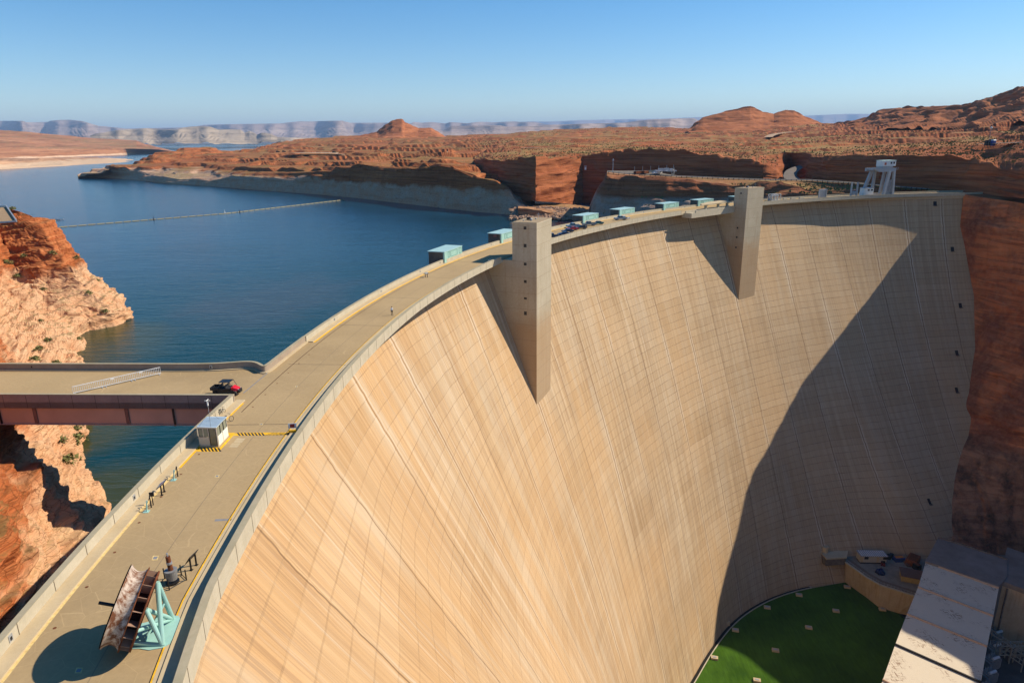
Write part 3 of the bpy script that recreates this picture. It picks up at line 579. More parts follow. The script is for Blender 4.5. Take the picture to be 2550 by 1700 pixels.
# ---- west cliff below and beyond the bridge
ZR=[-29,-25,-19,-12,-5,2,8,13]
cols=[ # (u,v) for z rows; first columns run round the tip
 [(336,786),(333,789),(322,772),(308,754),(282,728),(244,694),(193,636),(120,545)],
 [(331,795),(329,793),(318,771),(304,755),(278,730),(240,690),(188,634),(112,542)],
 [(300,812),(285,812),(270,776),(250,750),(214,717),(175,660),(128,610),(84,540)],
 [(232,828),(223,823),(205,790),(178,758),(140,722),(104,676),(70,615),(30,520)],
 [(208,838),(202,836),(182,808),(150,780),(108,748),(66,706),(28,650),(-20,540)],
 [(210,868),(204,865),(175,842),(138,820),(92,796),(46,765),(0,712),(-50,580)],
 [(206,912),(201,909),(170,892),(130,872),(82,850),(34,826),(-16,780),(-80,640)],
 [(214,990),(208,985),(172,962),(130,940),(80,918),(28,894),(-30,850),(-110,720)],
 [(222,1050),(217,1048),(178,1020),(134,996),(82,970),(28,946),(-40,905),(-130,780)],
 [(220,1078),(215,1074),(176,1050),(130,1030),(78,1008),(24,990),(-50,950),(-150,830)],
 [(206,1144),(199,1140),(164,1118),(118,1096),(66,1072),(10,1050),(-60,1010),(-180,890)],
 [(228,1184),(221,1180),(180,1160),(130,1138),(70,1112),(6,1092),(-70,1060),(-200,940)],
 [(252,1222),(244,1220),(204,1204),(150,1184),(84,1160),(10,1140),(-80,1110),(-230,1000)],
 [(284,1266),(275,1263),(232,1252),(174,1238),(100,1218),(14,1200),(-90,1170),(-260,1060)],
 [(300,1330),(290,1325),(240,1330),(180,1322),(100,1306),(6,1290),(-110,1260),(-300,1150)],
 [(310,1420),(300,1415),(240,1410),(170,1400),(90,1385),(-10,1365),(-140,1340),(-340,1240)],
 [(320,1530),(305,1525),(240,1512),(160,1500),(70,1480),(-40,1460),(-180,1430),(-400,1330)],
 [(330,1680),(310,1675),(240,1655),(140,1635),(40,1610),(-90,1590),(-240,1560),(-480,1460)]]
DY=[34,32,36,42,46,40,24,18,16,14,13,12,12,12,11,10,10,10]; FK=[-0.08,0,.06,.16,.32,.52,.76,1]
Cp=np.zeros((len(cols),8,3))
for i_,c_ in enumerate(cols):
    Yw_=at(*c_[1],WZ)[1]
    f_=min(1,max(0,(i_-6)/3.0)); Z2=[-29,-25,-20.5,-16,-11,-6.5,-1,5]
    for j_,(u,v) in enumerate(c_):
        a_=atY(u,v,Yw_+DY[i_]*FK[j_]); b_=at(u,v,Z2[j_]); Cp[i_,j_]=a_*(1-f_)+b_*f_
        if j_==0: Cp[i_,j_]=at(u,v,-29)
def resample(A,n,ax):
    A=np.moveaxis(A,ax,0); d=np.arange(len(A)); t=np.linspace(0,len(A)-1,n); i=np.clip(t.astype(int),0,len(A)-2); f=(t-i).reshape((-1,)+(1,)*(A.ndim-1))
    return np.moveaxis(A[i]*(1-f)+A[i+1]*f,0,ax)
G=resample(resample(Cp,420,0),200,1)
du=np.gradient(G,axis=0); dv=np.gradient(G,axis=1); N=np.cross(dv,du); N/=np.linalg.norm(N,axis=-1,keepdims=True)+1e-9
for _ in range(6): N=(N+np.roll(N,1,0)+np.roll(N,-1,0)+np.roll(N,1,1)+np.roll(N,-1,1)); N/=np.linalg.norm(N,axis=-1,keepdims=True)+1e-9
if N[200,60,2]<0: N=-N
q=G.copy(); rot=np.stack([G[...,0]*0.8+G[...,2]*0.6,G[...,1],G[...,2]*1.2-G[...,0]*0.25],-1)
ridge=1-np.abs(fbm(rot,0.045,4,131))*3.0; blocks=fbm(rot,0.13,4,133,1.6); fine=fbm(rot,0.42,4,137,1.4)
stp=(rot[...,2]+fbm(rot,0.03,3,5)*6)/2.6; led=(stp-np.floor(stp)); led=np.where(led>0.75,(1-led)/0.25,led/0.75)
d=0.8*(ridge*0.9+blocks*1.5+fine*0.6+led*0.6+bnoise(rot,0.07,141,1.6)*1.5+bnoise(rot,0.18,143,2.0)*0.9+bnoise(rot,0.45,145,2.0)*0.45)
wj=np.linspace(0,1,200)[None,:]; d=d*np.clip(wj*6,0.25,1)
G=G+N*d[...,None]
o=gridmesh('west_cliff',G,M_NEAR,None,smooth=False); tag(o,kind='structure'); WC=G
# ---- far shores on the left
fu=U(-60,432,2.0)
o,P=loft('cream_shore',U(-60,342,2),[([(-60,423),(0,421.6),(136,415),(252,408),(318,404),(342,401)],'w'),([(-60,405),(0,402),(60,398),(130,397),(200,397),(252,395),(290,394),(318,397.5),(342,400.6)],[(-60,1690),(0,1760),(136,2050),(252,2330),(318,2560),(342,2500)]),([(-60,400),(0,396),(130,393),(252,392.5),(290,393),(318,397),(342,400.4)],[(-60,1900),(136,2200),(252,2400),(342,2600)])],[10,6],M_CREAM_R,amp=[1,3,1.5],seed=141,sc=3,hold0=True); tag(o,kind='structure')
wf=[(-60,402),(0,399),(143,392),(306,386),(428.6,377),(434,376.8)]; 
sk=[(-60,318),(0,324.6),(78,329.7),(204,341.6),(340,350),(360.5,358.6),(401,369),(428,376.5),(434,376.7)]
m1=list(zip(fu,interp(wf,fu)*0.35+interp([(-60,356),(0,356),(200,361),(340,362),(380,366),(428,376.6),(434,376.8)],fu)*0.65)); m2=[(-60,354),(0,354),(200,359),(340,361),(380,365.5),(428,376.5),(434,376.7)]
o,P=loft('far_shore',fu,[(wf,'w'),(m1,list(zip(fu,2750+(fu+60)*2.5))),(m2,list(zip(fu,3050+(fu+60)*2.6))),(sk,list(zip(fu,3900+(fu+60)*2.1)))],[10,6,14],M_FARRED,amp=[1,2.5,2,2.5],seed=151,sc=5,hold0=True); tag(o,kind='structure')
def mesa(name,sky,base,Y,dep,mat,seed,amp,sc,cliff=0.5,step=1.6,b2=None):
    us=U(sky[0][0],sky[-1][0],step); t=interp(sky,us); b=interp(base,us) ; Yv=Y+np.cumsum(np.random.RandomState(seed).randn(len(us)))*dep*0.0
    wig=fbm(np.stack([us,us*0+seed,us*0],-1),0.018,2,seed)*dep*1.6; b=b+0*us; cl=cliff+0.25*fbm(np.stack([us,us*0+3,us*0],-1),0.03,2,seed+4)
    rows=[(list(zip(us,b)),list(zip(us,Y-dep*2.4+wig))),(list(zip(us,b+(t-b)*cl)),list(zip(us,Y-dep*0.75+wig))),(list(zip(us,b+(t-b)*0.93)),list(zip(us,Y-dep*0.22+wig))),(list(zip(us,t)),list(zip(us,Y+wig))),(list(zip(us,t+3)),list(zip(us,Y+dep*2+wig)))]
    o,P=loft(name,us,rows,[8,9,3,2],mat,amp=[amp*0.5,amp*0.7,amp*0.25,amp*0.02,amp*0.02],seed=seed,sc=sc); tag(o,kind='structure'); return o
mesa('pale_mesa',[(225,338),(238,333),(260,330),(289,324.6),(330,322),(364,319.5),(400,322),(439,323),(455,318),(476,315.5),(500,314.5),(524,316),(544,323),(570,322),(599,323),(609,331),(622,326),(632,330),(639.6,336),(650,331),(660,331),(675,334),(690,341.6),(720,343),(800,344),(905,348)],[(225,352),(300,354),(440,358),(560,358),(700,356),(905,357)],9000,900,M_MESA,161,40,25)
mesa('far_mesa',[(-60,302),(0,301.5),(58,301.5),(66,305),(119,304),(126,301),(150,299),(170,298.4),(204,301.5),(245,313.7),(280,317),(313,320.5),(380,319),(440,318),(476,317),(510,311),(600,309),(697,308),(720,305),(748,302.5),(770,303),(818,301.5),(852,300.8),(872,306),(920,306),(967,306),(1022,307.6),(1032,304),(1050,306),(1076,304),(1110,307.6),(1120,304),(1165,307),(1195,303.5),(1230,305),(1280,302.7),(1300,304),(1331,304),(1361,310),(1420,314)],[(-60,352),(1420,345)],20000,2600,M_FARMESA,171,90,60)
mesa('far_mesa',[(1075,330),(1086,324.6),(1103,326),(1124,314),(1160,313.5),(1246,312.7),(1262,316),(1330,314),(1379,310.8),(1468,308),(1557,306),(1590,301),(1631.5,297.4),(1690,295.5),(1727,294.5),(1733,297),(1760,312)],[(1075,340),(1760,336)],12000,1500,M_FARMESA,181,55,35)
mesa('distant_ridge',[(1290,306),(1313,303),(1370,303),(1438,299.8),(1540,297.5),(1646,296),(1747,292),(1850,292),(2005,288.6),(2060,286),(2112,284),(2171,284),(2230,288)],[(1290,340),(2230,335)],42000,3000,M_FARMESA,191,60,90)
# air
b=MB(); b.box((0,30000,450),(90000,66000,1480)); hz=b.build('haze',None) if False else None
hm=bpy.data.materials.new('haze_air'); hm.use_nodes=True; t_=hm.node_tree; t_.nodes.remove(t_.nodes['Principled BSDF']); pv=t_.nodes.new('ShaderNodeVolumePrincipled'); pv.inputs['Color'].default_value=(0.44,0.66,1.0,1); pv.inputs['Density'].default_value=3.3e-5; pv.inputs['Anisotropy'].default_value=0.0
t_.links.new(pv.outputs[0],t_.nodes['Material Output'].inputs['Volume'])
b=MB(); b.box((0,25000,500),(96000,60000,1380)); hz=b.build('haze',hm); tag(hz,kind='stuff')
# ================================================================== THINGS ON AND AROUND THE DAM
M_RUST=simple('rusty_steel',(0.16,0.055,0.025),0.8,0.2,var=0.45,sc=2.5)
M_DKMET=simple('dark_metal',(0.02,0.018,0.018),0.5,0.4)
M_GREYP=simple('grey_paint',(0.30,0.31,0.32),0.5)
M_TYRE=M_BLACK
M_GLASS=NB('dark_glass',0.08).col((0.02,0.025,0.03))
def car_glass(): return M_GLASS
# ---------------- elevator towers
def tower(fa,fb,fr,top,label,wins,deep):
    """fa,fb: front corners (angle), fr radius of front"""
    FL=pol(fr,fa); FR=pol(fr,fb); out=(pol(fr+1,(fa+fb)/2)-pol(fr,(fa+fb)/2))
    t=root('elevator_tower',label,'tower',tuple((FL+FR)/2),0)
    D=7.3; BL=FL+out*D; BR=FR+out*D
    b=MB(); b.prism([FL,FR,BR,BL],-75,top-0.55); sh=b.build('shaft',M_TOWER,t)
    b=MB(); c_=(FL+FR+BL+BR)/4; gp=[c_+(p-c_)*1.012 for p in (FL,FR,BR,BL)]; b.prism([(p[0],p[1]) for p in gp],top-0.55,top-0.25); b.build('roof_band',M_CONC,t)
    b=MB(); b.prism([(p[0],p[1]) for p in (c_+(q-c_)*0.985 for q in (FL,FR,BR,BL))],top-0.55,top-0.13); b.build('roof',simple('roof_gravel',(0.33,0.25,0.16),0.9),t)
    # base block carrying the tower back to the face and the deck
    b=MB(); o2=out*22; b.prism([FL+out*7.3,FR+out*7.3,FR+o2,FL+o2],-74,-0.25); b.build('base_block',M_TOWER,t)
    b=MB(); p1,p2=FL+out*6.5,FR+out*6.5; b.prism([p1,p2,FR+out*12.2,FL+out*12.2],-0.25,-0.02); b.build('landing',M_WALK,t)
    # construction joints round the shaft
    for z in np.arange(top-3.2,-8,-3.1):
        pass
    # windows on the left-hand face
    n=(FL-FR); n/=np.linalg.norm(n)
    for f,z,h in wins:
        c=FL+out*D*f+n*0.03; b=MB(); w=out*0.42
        b.add([c-w+np.array([0,0,z-h]),c+w+np.array([0,0,z-h]),c+w+np.array([0,0,z+h]),c-w+np.array([0,0,z+h])],[(0,1,2,3)]); wd=b.build('window',M_WIN,t)
        b=MB(); b.beam(c-w*1.1+n*0.05+np.array([0,0,z-h-.05]),c+w*1.1+n*0.05+np.array([0,0,z-h-.05]),0.18,0.14); b.build('sill',M_CONC,wd)
    # roof gear
    for (a_,c2,r_,h_) in ((0.35,0.45,0.45,0.7),(0.62,0.42,0.3,0.4),(0.25,0.7,0.2,0.5)):
        p=FL+(FR-FL)*a_+out*D*c2; b=MB(); b.tube((p[0],p[1],top-0.3),(p[0],p[1],top-0.3+h_*0.6),r_*0.7,10); b.ball((p[0],p[1],top-0.3+h_*0.8),r_,0.7,10); b.build('roof_vent',M_GREYP,t)
    p=FL+(FR-FL)*0.45+out*D*0.62; b=MB(); b.box((p[0],p[1],top+0.2),(0.9,0.9,1.0),0.4); b.build('roof_hatch',M_DKMET,t)
    p=FL+(FR-FL)*0.75+out*D*0.4; b=MB(); b.tube((p[0],p[1],top-0.3),(p[0],p[1],top+1.6),0.05,5); b.tube((p[0]-.5,p[1],top+1.2),(p[0]+.5,p[1],top+1.2),0.04,5); b.build('antenna',M_STEEL,t)
    return t,FL,FR,out
t1,FL1,FR1,out1=tower(159.70,157.35,321.0,10.9,'nearer square concrete elevator tower in mid dam, six windows down its side',[(0.47,9.2,.45),(0.47,4.3,.5),(0.47,-0.9,.42),(0.47,-5.9,.42),(0.47,-10.8,.3),(0.47,-15.2,.55)],1)
t2,FL2,FR2,out2=tower(127.90,125.55,318.6,9.6,'farther concrete elevator tower beside the flat-roofed viewing canopy',[(0.5,7.0,.4),(0.55,-9.5,.45),(0.55,-14.0,.45),(0.55,-19.0,.45)],1)
# ---------------- teal hoist houses
def hoist(a0,a1,label,first):
    a1=a0-(a0-a1)*0.88; c=(a0+a1)/2; W_=math.radians(abs(a0-a1))*346; t=root('hoist_house',label,'gate house',tuple(pol(float(rU(c))-0.45,c)),R(c-90),'teal roofed hoist houses along the reservoir side of the crest')
    # local frame: x = along the arch (towards smaller angle is +x), y = outward
    D=4.6
    b=MB(); b.box((0,D/2+0.2,-4.5),(W_*0.98,D,15.0),0,0,0.97) ; b.build('concrete_base',M_DARKC,t,local=True)
    b=MB(); b.box((0,D/2-0.0,3.12),(W_+0.25,D+0.75,0.24)); b.build('roof',M_TEALR,t,local=True)
    b=MB()
    b.box((-W_/2+0.6,-0.1,1.5),(1.3,0.5,2.98)); b.box((0.65,-0.1,2.0),(W_-1.3,0.4,1.98)); b.build('front_panel',M_TEAL,t,local=True)
    b=MB(); b.box((0.65,-0.12,0.52),(W_-1.3,0.45,0.96)); b.build('low_wall',M_CONC,t,local=True)
    for x,w in ((-W_*0.26,1.1),(0.3,W_*0.36),(W_*0.38,W_*0.12)):
        b=MB(); 
        for s_ in (-1,1): b.box((x+s_*w/2,-0.33,2.05),(0.07,0.06,1.5))
        b.box((x,-0.33,2.8),(w,0.06,0.07)); b.box((x,-0.33,1.3),(w,0.06,0.07)); b.build('panel_frame',simple('dark_teal_paint',(0.10,0.24,0.21),0.6),t,local=True)  # frame strips in a darker teal than the panels
    b=MB(); b.box((-W_/2+0.02,D*0.45,2.45),(0.12,D*0.25,0.7)); b.build('notice',simple('faded_red_notice',(0.35,0.16,0.13),0.7),t,local=True) if first==2 else None
    return t
HL=['nearest teal hoist house on the reservoir parapet, left of the nearer tower','teal hoist house partly hidden behind the nearer elevator tower, faded notice on its dark side','teal hoist house beside the row of parked vehicles','teal hoist house behind the lone silver pickup','teal hoist house in front of the shaded grey rock face, two before the canopy','teal hoist house just left of the flat concrete canopy','teal hoist house peeking out behind the farther tower']
for i,(a0,a1) in enumerate([(161.4,159.1),(154.8,152.5),(144.6,142.3),(139.8,137.5),(133.9,131.6),(129.3,127.0),(124.3,122.2)]): hoist(a0,a1,HL[i],i+1)
# ---------------- canopy by the farther tower
t=root('viewing_canopy','flat concrete canopy on stout pillars beside the farther tower','canopy',tuple(pol(327,129.3)),0)
b=MB(); b.prism([pol(325.4,132.6)[:2],pol(325.4,128.2)[:2],pol(332.6,128.2)[:2],pol(331.6,130.2)[:2],pol(328.6,132.0)[:2]],2.75,3.15); b.build('slab',M_WALK,t)
for a in (131.8,130.0,128.7):
    b=MB(); p=pol(326.4,a); b.box((p[0],p[1],1.35),(0.9,0.9,2.76),R(a)); b.box((p[0],p[1],2.55),(1.8,1.2,0.35),R(a)); b.build('pillar',M_CONC,t)
b=MB(); b.prism([pol(324.9,134.2)[:2],pol(324.9,127.9)[:2],pol(330,127.9)[:2],pol(330,134.2)[:2]],-2.2,-0.05); b.build('balcony_floor',M_CONC,t)
b=MB(); b.prism([pol(324.8,133.6)[:2],pol(324.8,127.9)[:2],pol(325.3,127.9)[:2],pol(325.3,133.6)[:2]],-0.05,1.0); b.build('balcony_wall',M_CONC,t)
# ---------------- bridge
bn0=np.array([-112.,87.25]); bn1=np.array([-36.9,84.25]); bd=(bn1-bn0)/np.linalg.norm(bn1-bn0); bp=np.array([-bd[1],bd[0]])
M_BR=simple('bridge_girder_paint',(0.55,0.37,0.25),0.55,var=0.1,sc=0.3); M_BRC=concrete('bridge_parapet_concrete',(0.33,0.26,0.19),(0.40,0.32,0.24),0.4,(0.2,0.14,0.1),0.4,3.0)
t=root('road_bridge','concrete and brown steel road bridge joining the crest from the left','bridge',(-80,90,0),0)
Wd=12.9
def bpnt(s_,w): return bn0+bd*s_+bp*w
Lb=75.3
far=[bpnt(0,Wd),bpnt(62,Wd-0.1),bpnt(66,Wd+0.05),bpnt(69,Wd+0.6),bpnt(72.5,Wd+1.9)]+[pol(345.2,a)[:2] for a in (177.3,176.6,175.8,175.0,174.4)]
rd_=[bpnt(0,0.1),bpnt(Lb-0.3,0.1),pol(345.0,179.0)[:2]]+[pol(344.9,a)[:2] for a in np.linspace(178.6,174.4,8)]+[p for p in far[::-1]]
b=MB(); b.prism(rd_[:],-0.55,-0.012) if False else b.add([(p[0],p[1],0.001) for p in rd_],[tuple(range(len(rd_)))]); b.build('bridge_roadway',M_DECK,t)
b=MB(); b.prism([bpnt(0,0.0),bpnt(Lb,0.0),bpnt(Lb,Wd),bpnt(0,Wd)],-0.9,-0.03); b.build('slab',M_BRC,t)
def wall(pts,h,th,name,mat,par,z0=0.0,cap=True):
    pts=[np.array(p[:2]) for p in pts]; L1=[];L2=[]
    for i,p in enumerate(pts):
        d=(pts[min(i+1,len(pts)-1)]-pts[max(i-1,0)]); d/=np.linalg.norm(d); n=np.array([-d[1],d[0]]); L1.append(p);L2.append(p+n*th)
    b=MB(); N_=len(pts)
    vs=[(p[0],p[1],z) for z in (z0,h) for p in L1+L2]; n2=2*N_; fs=[]
    for i in range(N_-1):
        fs+=[(i,i+1,n2+i+1,n2+i),(N_+i+1,N_+i,n2+N_+i,n2+N_+i+1),(n2+i,n2+i+1,n2+N_+i+1,n2+N_+i)]
    fs+=[(0,n2,n2+N_,N_),(N_-1,2*N_-1,n2+2*N_-1,n2+N_-1)]
    b.add(vs,fs); o=b.build(name,mat,par)
    if cap:
        b=MB(); vs=[(p[0],p[1],z) for z in (h,h+0.05) for p in [q-(r_-q)*0.06/th for q,r_ in zip(L1,L2)]+[r_+(r_-q)*0.06/th for q,r_ in zip(L1,L2)]]
        b.add(vs,fs); b.build('coping',M_CAP,o)
    return o
dense=lambda P,n=6:[np.array(a)+(np.array(b_)-np.array(a))*k_/n for a,b_ in zip(P[:-1],P[1:]) for k_ in range(n)]+[np.array(P[-1])]
wall([bpnt(0,0.0),bpnt(Lb,0.0)],1.06,0.32,'parapet',M_BRC,t,z0=-0.9)
# smooth curve for the far parapet
fc=dense(far,8); fa_=np.array(fc)
for _ in range(25): fa_[1:-1]=(fa_[:-2]+fa_[2:]+2*fa_[1:-1])/4
wall([tuple(p) for p in fa_],1.06,0.32,'parapet',M_BRC,t,z0=-0.9)
kb=fa_.copy(); 
b=MB(); off=[]
for i in range(len(fa_)):
    d=fa_[min(i+1,len(fa_)-1)]-fa_[max(i-1,0)]; d/=np.linalg.norm(d); off.append(fa_[i]-np.array([-d[1],d[0]])*0.45)
for z0_,a_ in ((0.14,0),): b.add([(p[0],p[1],0.15) for p in fa_]+[(p[0],p[1],0.15) for p in off]+[(p[0],p[1],0.0) for p in off],[(i,i+1,len(fa_)+i+1,len(fa_)+i) for i in range(len(fa_)-1)]+[(len(fa_)+i,len(fa_)+i+1,2*len(fa_)+i+1,2*len(fa_)+i) for i in range(len(fa_)-1)])
b.build('bridge_kerb',M_WALK,t)
b=MB()
for w in (0.55,Wd-0.8):
    q0,q1=bpnt(0,w),bpnt(Lb+1,w); b.add([(q0[0],q0[1],-3.35),(q1[0],q1[1],-3.35),(q1[0],q1[1],-0.9),(q0[0],q0[1],-0.9)],[(0,1,2,3)]) 
    q2,q3=bpnt(0,w+0.12),bpnt(Lb+1,w+0.12); b.add([(q2[0],q2[1],-3.35),(q3[0],q3[1],-3.35),(q3[0],q3[1],-0.9),(q2[0],q2[1],-0.9)],[(3,2,1,0)])
    f0,f1=bpnt(0,w+0.05),bpnt(Lb+1,w+0.05); b.beam((f0[0],f0[1],-3.40),(f1[0],f1[1],-3.40),0.55,0.09)
b.build('girder',M_BR,t)
for s_ in (42.6,66.6): 
    p=bpnt(s_,0.42); b=MB(); b.beam((p[0],p[1],-0.95),(p[0],p[1],-3.55),0.12,0.22); b.build('stiffener',M_DKMET,t)
for s_ in (60.2,47.5):
    p=bpnt(s_,0.47); b=MB(); b.box((p[0],p[1],-2.1),(0.5,0.1,2.3),math.atan2(bd[1],bd[0])); b.build('splice_plate',simple('brown_splice',(0.20,0.11,0.08),0.6),t)
for s_ in np.arange(3,75,3.15):
    for w,sg in ((-0.005,-1),(Wd+(-0.005),-1)):
        if s_>60 and w>1: continue
        p=bpnt(s_,w); b=MB(); b.box((p[0],p[1],0.1 if w<1 else 0.55),(0.045,0.03,1.9 if w<1 else 1.0),math.atan2(bd[1],bd[0])); b.build('parapet_joint',jm,t)
# recessed lights in the parapets (parts of the dam and of the bridge)
def niche(p,rz,par): 
    b=MB(); b.box((p[0],p[1],0.62),(0.42,0.06,0.52),rz); n_=b.build('light_niche',M_STEEL,par); b=MB(); b.box((p[0],p[1],0.58),(0.2,0.1,0.26),rz); b.build('lamp',M_DKMET,n_)
for a in (186.55,183.35,180.3,172.2,168.0,164.0,161.8,155.9,147.2,141.4,136.5,131.0): niche(pol(rU(a)-0.37,a),R(a+90),dam)
for s_ in (38.5,66.2): niche(bpnt(s_,Wd-0.02),math.atan2(bd[1],bd[0]),t)
b=MB()
for s_ in (20,24): b.sheet([bpnt(s_,6.2),bpnt(s_+2.4,6.2),bpnt(s_+2.4,6.32),bpnt(s_,6.32)],0.006)
b.build('centre_dash',M_CREAM,t)
M_BAR=simple('barrier_steel',(.62,.63,.64),.5,.2)
# crowd barrier across the bridge: three linked panels
g0=np.array(at(183,982,0.0))[:2]; g1=np.array(at(401,932,0.0))[:2]
for i in range(3):
    a=g0+(g1-g0)*(i/3); c=g0+(g1-g0)*((i+1)/3)*0.999; r_=root('crowd_barrier',['steel crowd barrier panel nearest the camera on the bridge, partly behind the parapet','middle steel crowd barrier panel of three across the bridge','steel crowd barrier panel touching the far bridge parapet'][i],'barrier',((a[0]+c[0])/2,(a[1]+c[1])/2,0),0,'crowd barriers across the bridge')
    b=MB(); P3=lambda p,z:(p[0],p[1],z)
    for z in (0.22,1.12): b.tube(P3(a,z),P3(c,z),0.045,6)
    for p in (a,c): b.tube(P3(p,0.1),P3(p,1.15),0.03,6)
    b.build('frame',M_BAR,r_)
    b=MB()
    for k_ in range(1,16): p=a+(c-a)*k_/16; b.tube(P3(p,0.22),P3(p,1.12),0.036,4)
    b.build('bars',M_BAR,r_)
    for p in (a+(c-a)*0.06,c-(c-a)*0.06):
        n_=np.array([-(c-a)[1],(c-a)[0]]); n_/=np.linalg.norm(n_); b=MB(); b.beam(P3(p-n_*0.35,0.04),P3(p+n_*0.35,0.04),0.07,0.05); b.beam(P3(p,0.04),P3(p,0.3),0.05); b.build('foot',M_BAR,r_)
    if i: b=MB(); p=a+(c-a)*0.3; b.box((p[0],p[1],1.0),(0.45,0.03,0.2),math.atan2((c-a)[1],(c-a)[0])); b.build('small_sign',M_WHITE,r_)
# ---------------- guard booth with island markings
BB=[np.array(p) for p in ((-35.44,70.93),(-33.30,70.72),(-33.36,73.62),(-35.50,73.70))]
t=root('guard_booth','small cream guard booth with ribbed pale metal roof on the crest','booth',(-34.4,72.2,0.0),0)
def quadwall(b,p,q,z0,z1,th,mi=0): 
    d=(q-p)/np.linalg.norm(q-p); b.beam((p[0],p[1],(z0+z1)/2),(q[0],q[1],(z0+z1)/2),th,z1-z0)
M_BOO=simple('booth_cream_paint',(0.58,0.50,0.38),0.55,var=0.06); M_BOOW=simple('booth_white_panel',(0.78,0.74,0.62),0.5,var=0.04)
b=MB(); b.prism([p+(p-np.array([-34.4,72.2]))*0.06 for p in BB],0.0,0.12); b.build('base',M_WALK,t)
b=MB(); b.prism([p+(p-np.array([-34.4,72.2]))*0.07 for p in BB],2.32,2.42); rf=b.build('roof',simple('pale_metal_roof',(0.55,0.66,0.72),0.3,0.25,var=0.05),t)
b=MB()
for k_ in range(1,12):
    f=k_/12; p=BB[0]+(BB[3]-BB[0])*f; q=BB[1]+(BB[2]-BB[1])*f; b.beam((p[0]-.1,p[1],2.435),(q[0]+.1,q[1],2.435),0.035,0.03)
b.build('roof_ribs',simple('roof_rib',(0.42,0.52,0.58),0.4,0.2),rf)
b=MB(); m_=BB[0]+(BB[1]-BB[0])*0.55; quadwall(b,BB[0],m_,0.12,1.15,0.06); quadwall(b,BB[0],BB[1],2.2,2.32,0.06); quadwall(b,BB[0],BB[3],0.12,1.15,0.06); quadwall(b,BB[3],BB[2],0.12,1.15,0.06)
for p in BB+[m_,BB[0]+(BB[1]-BB[0])*0.27]: b.box((p[0],p[1],1.22),(0.09,0.09,2.2))
b.build('walls',M_BOO,t)
b=MB(); h1=BB[1]+(BB[2]-BB[1])*0.03; h2=BB[1]+(BB[2]-BB[1])*0.46; h3=BB[1]+(BB[2]-BB[1])*0.5; h4=BB[1]+(BB[2]-BB[1])*0.98
for p,q in ((h1,h2),(h3,h4)): b.beam((p[0]+.05,p[1],0.68),(q[0]+.05,q[1],0.68),0.06,1.1)
b.build('side_panel',M_BOOW,t)
for p,q in ((BB[0]+(BB[1]-BB[0])*0.03,BB[0]+(BB[1]-BB[0])*0.52),(BB[1]+(BB[2]-BB[1])*0.05,BB[1]+(BB[2]-BB[1])*0.30),(BB[1]+(BB[2]-BB[1])*0.36,BB[1]+(BB[2]-BB[1])*0.62),(BB[1]+(BB[2]-BB[1])*0.68,BB[1]+(BB[2]-BB[1])*0.95),(BB[0]+(BB[3]-BB[0])*.05,BB[0]+(BB[3]-BB[0])*.95),(BB[3]+(BB[2]-BB[3])*.05,BB[3]+(BB[2]-BB[3])*.95)):
    b=MB(); b.beam((p[0],p[1],1.72),(q[0],q[1],1.72),0.02,0.95); w_=b.build('window',simple('tinted_window',(0.22,0.23,0.17),0.15),t)
    b=MB()
    for e in (p,q): b.beam((e[0],e[1],1.2),(e[0],e[1],2.25),0.05,0.05)
    b.build('frame',M_DKMET,w_)
b=MB(); p=m_+(BB[1]-m_)*0.10; q=m_+(BB[1]-m_)*0.92; b.beam((p[0],p[1],1.15),(q[0],q[1],1.15),0.02,2.0); dr=b.build('glass_door',simple('door_glass',(0.18,0.17,0.11),0.12),t)
b=MB()
for e in (p,q): b.beam((e[0],e[1],.15),(e[0],e[1],2.2),0.07,0.06)
b.build('frame',M_DKMET,dr)
b=MB(); p=BB[0]+np.array([0.9,0.4]); b.tube((p[0],p[1],2.4),(p[0]-0.35,p[1]+1.1,4.6),0.035,5) if False else b.tube((BB[0][0]+0.75,BB[0][1]+1.6,2.4),(BB[0][0]+0.75,BB[0][1]+1.6,4.7),0.03,5); mt=b.build('mast',M_STEEL,t)
b=MB(); b.tube((BB[0][0]+0.75,BB[0][1]+1.6,4.3),(BB[0][0]+0.75,BB[0][1]+1.6,4.75),0.09,7); b.tube((BB[0][0]+0.45,BB[0][1]+1.6,4.9),(BB[0][0]+1.05,BB[0][1]+1.6,4.9),0.04,5); b.tube((BB[0][0]+0.75,BB[0][1]+1.3,4.95),(BB[0][0]+0.75,BB[0][1]+1.9,4.95),0.04,5); b.build('wind_sensor',M_WHITE,mt)
b=MB(); tp=(BB[0][0]+0.75,BB[0][1]+1.6,3.6)
for q in ((BB[0][0]+0.2,BB[0][1]+0.1,2.43),(BB[1][0]-0.6,BB[1][1]+0.1,2.43),(BB[2][0]-0.5,BB[2][1]-0.6,2.43)): b.tube(tp,q,0.012,4)
b.build('guy_wires',M_DKMET,mt)
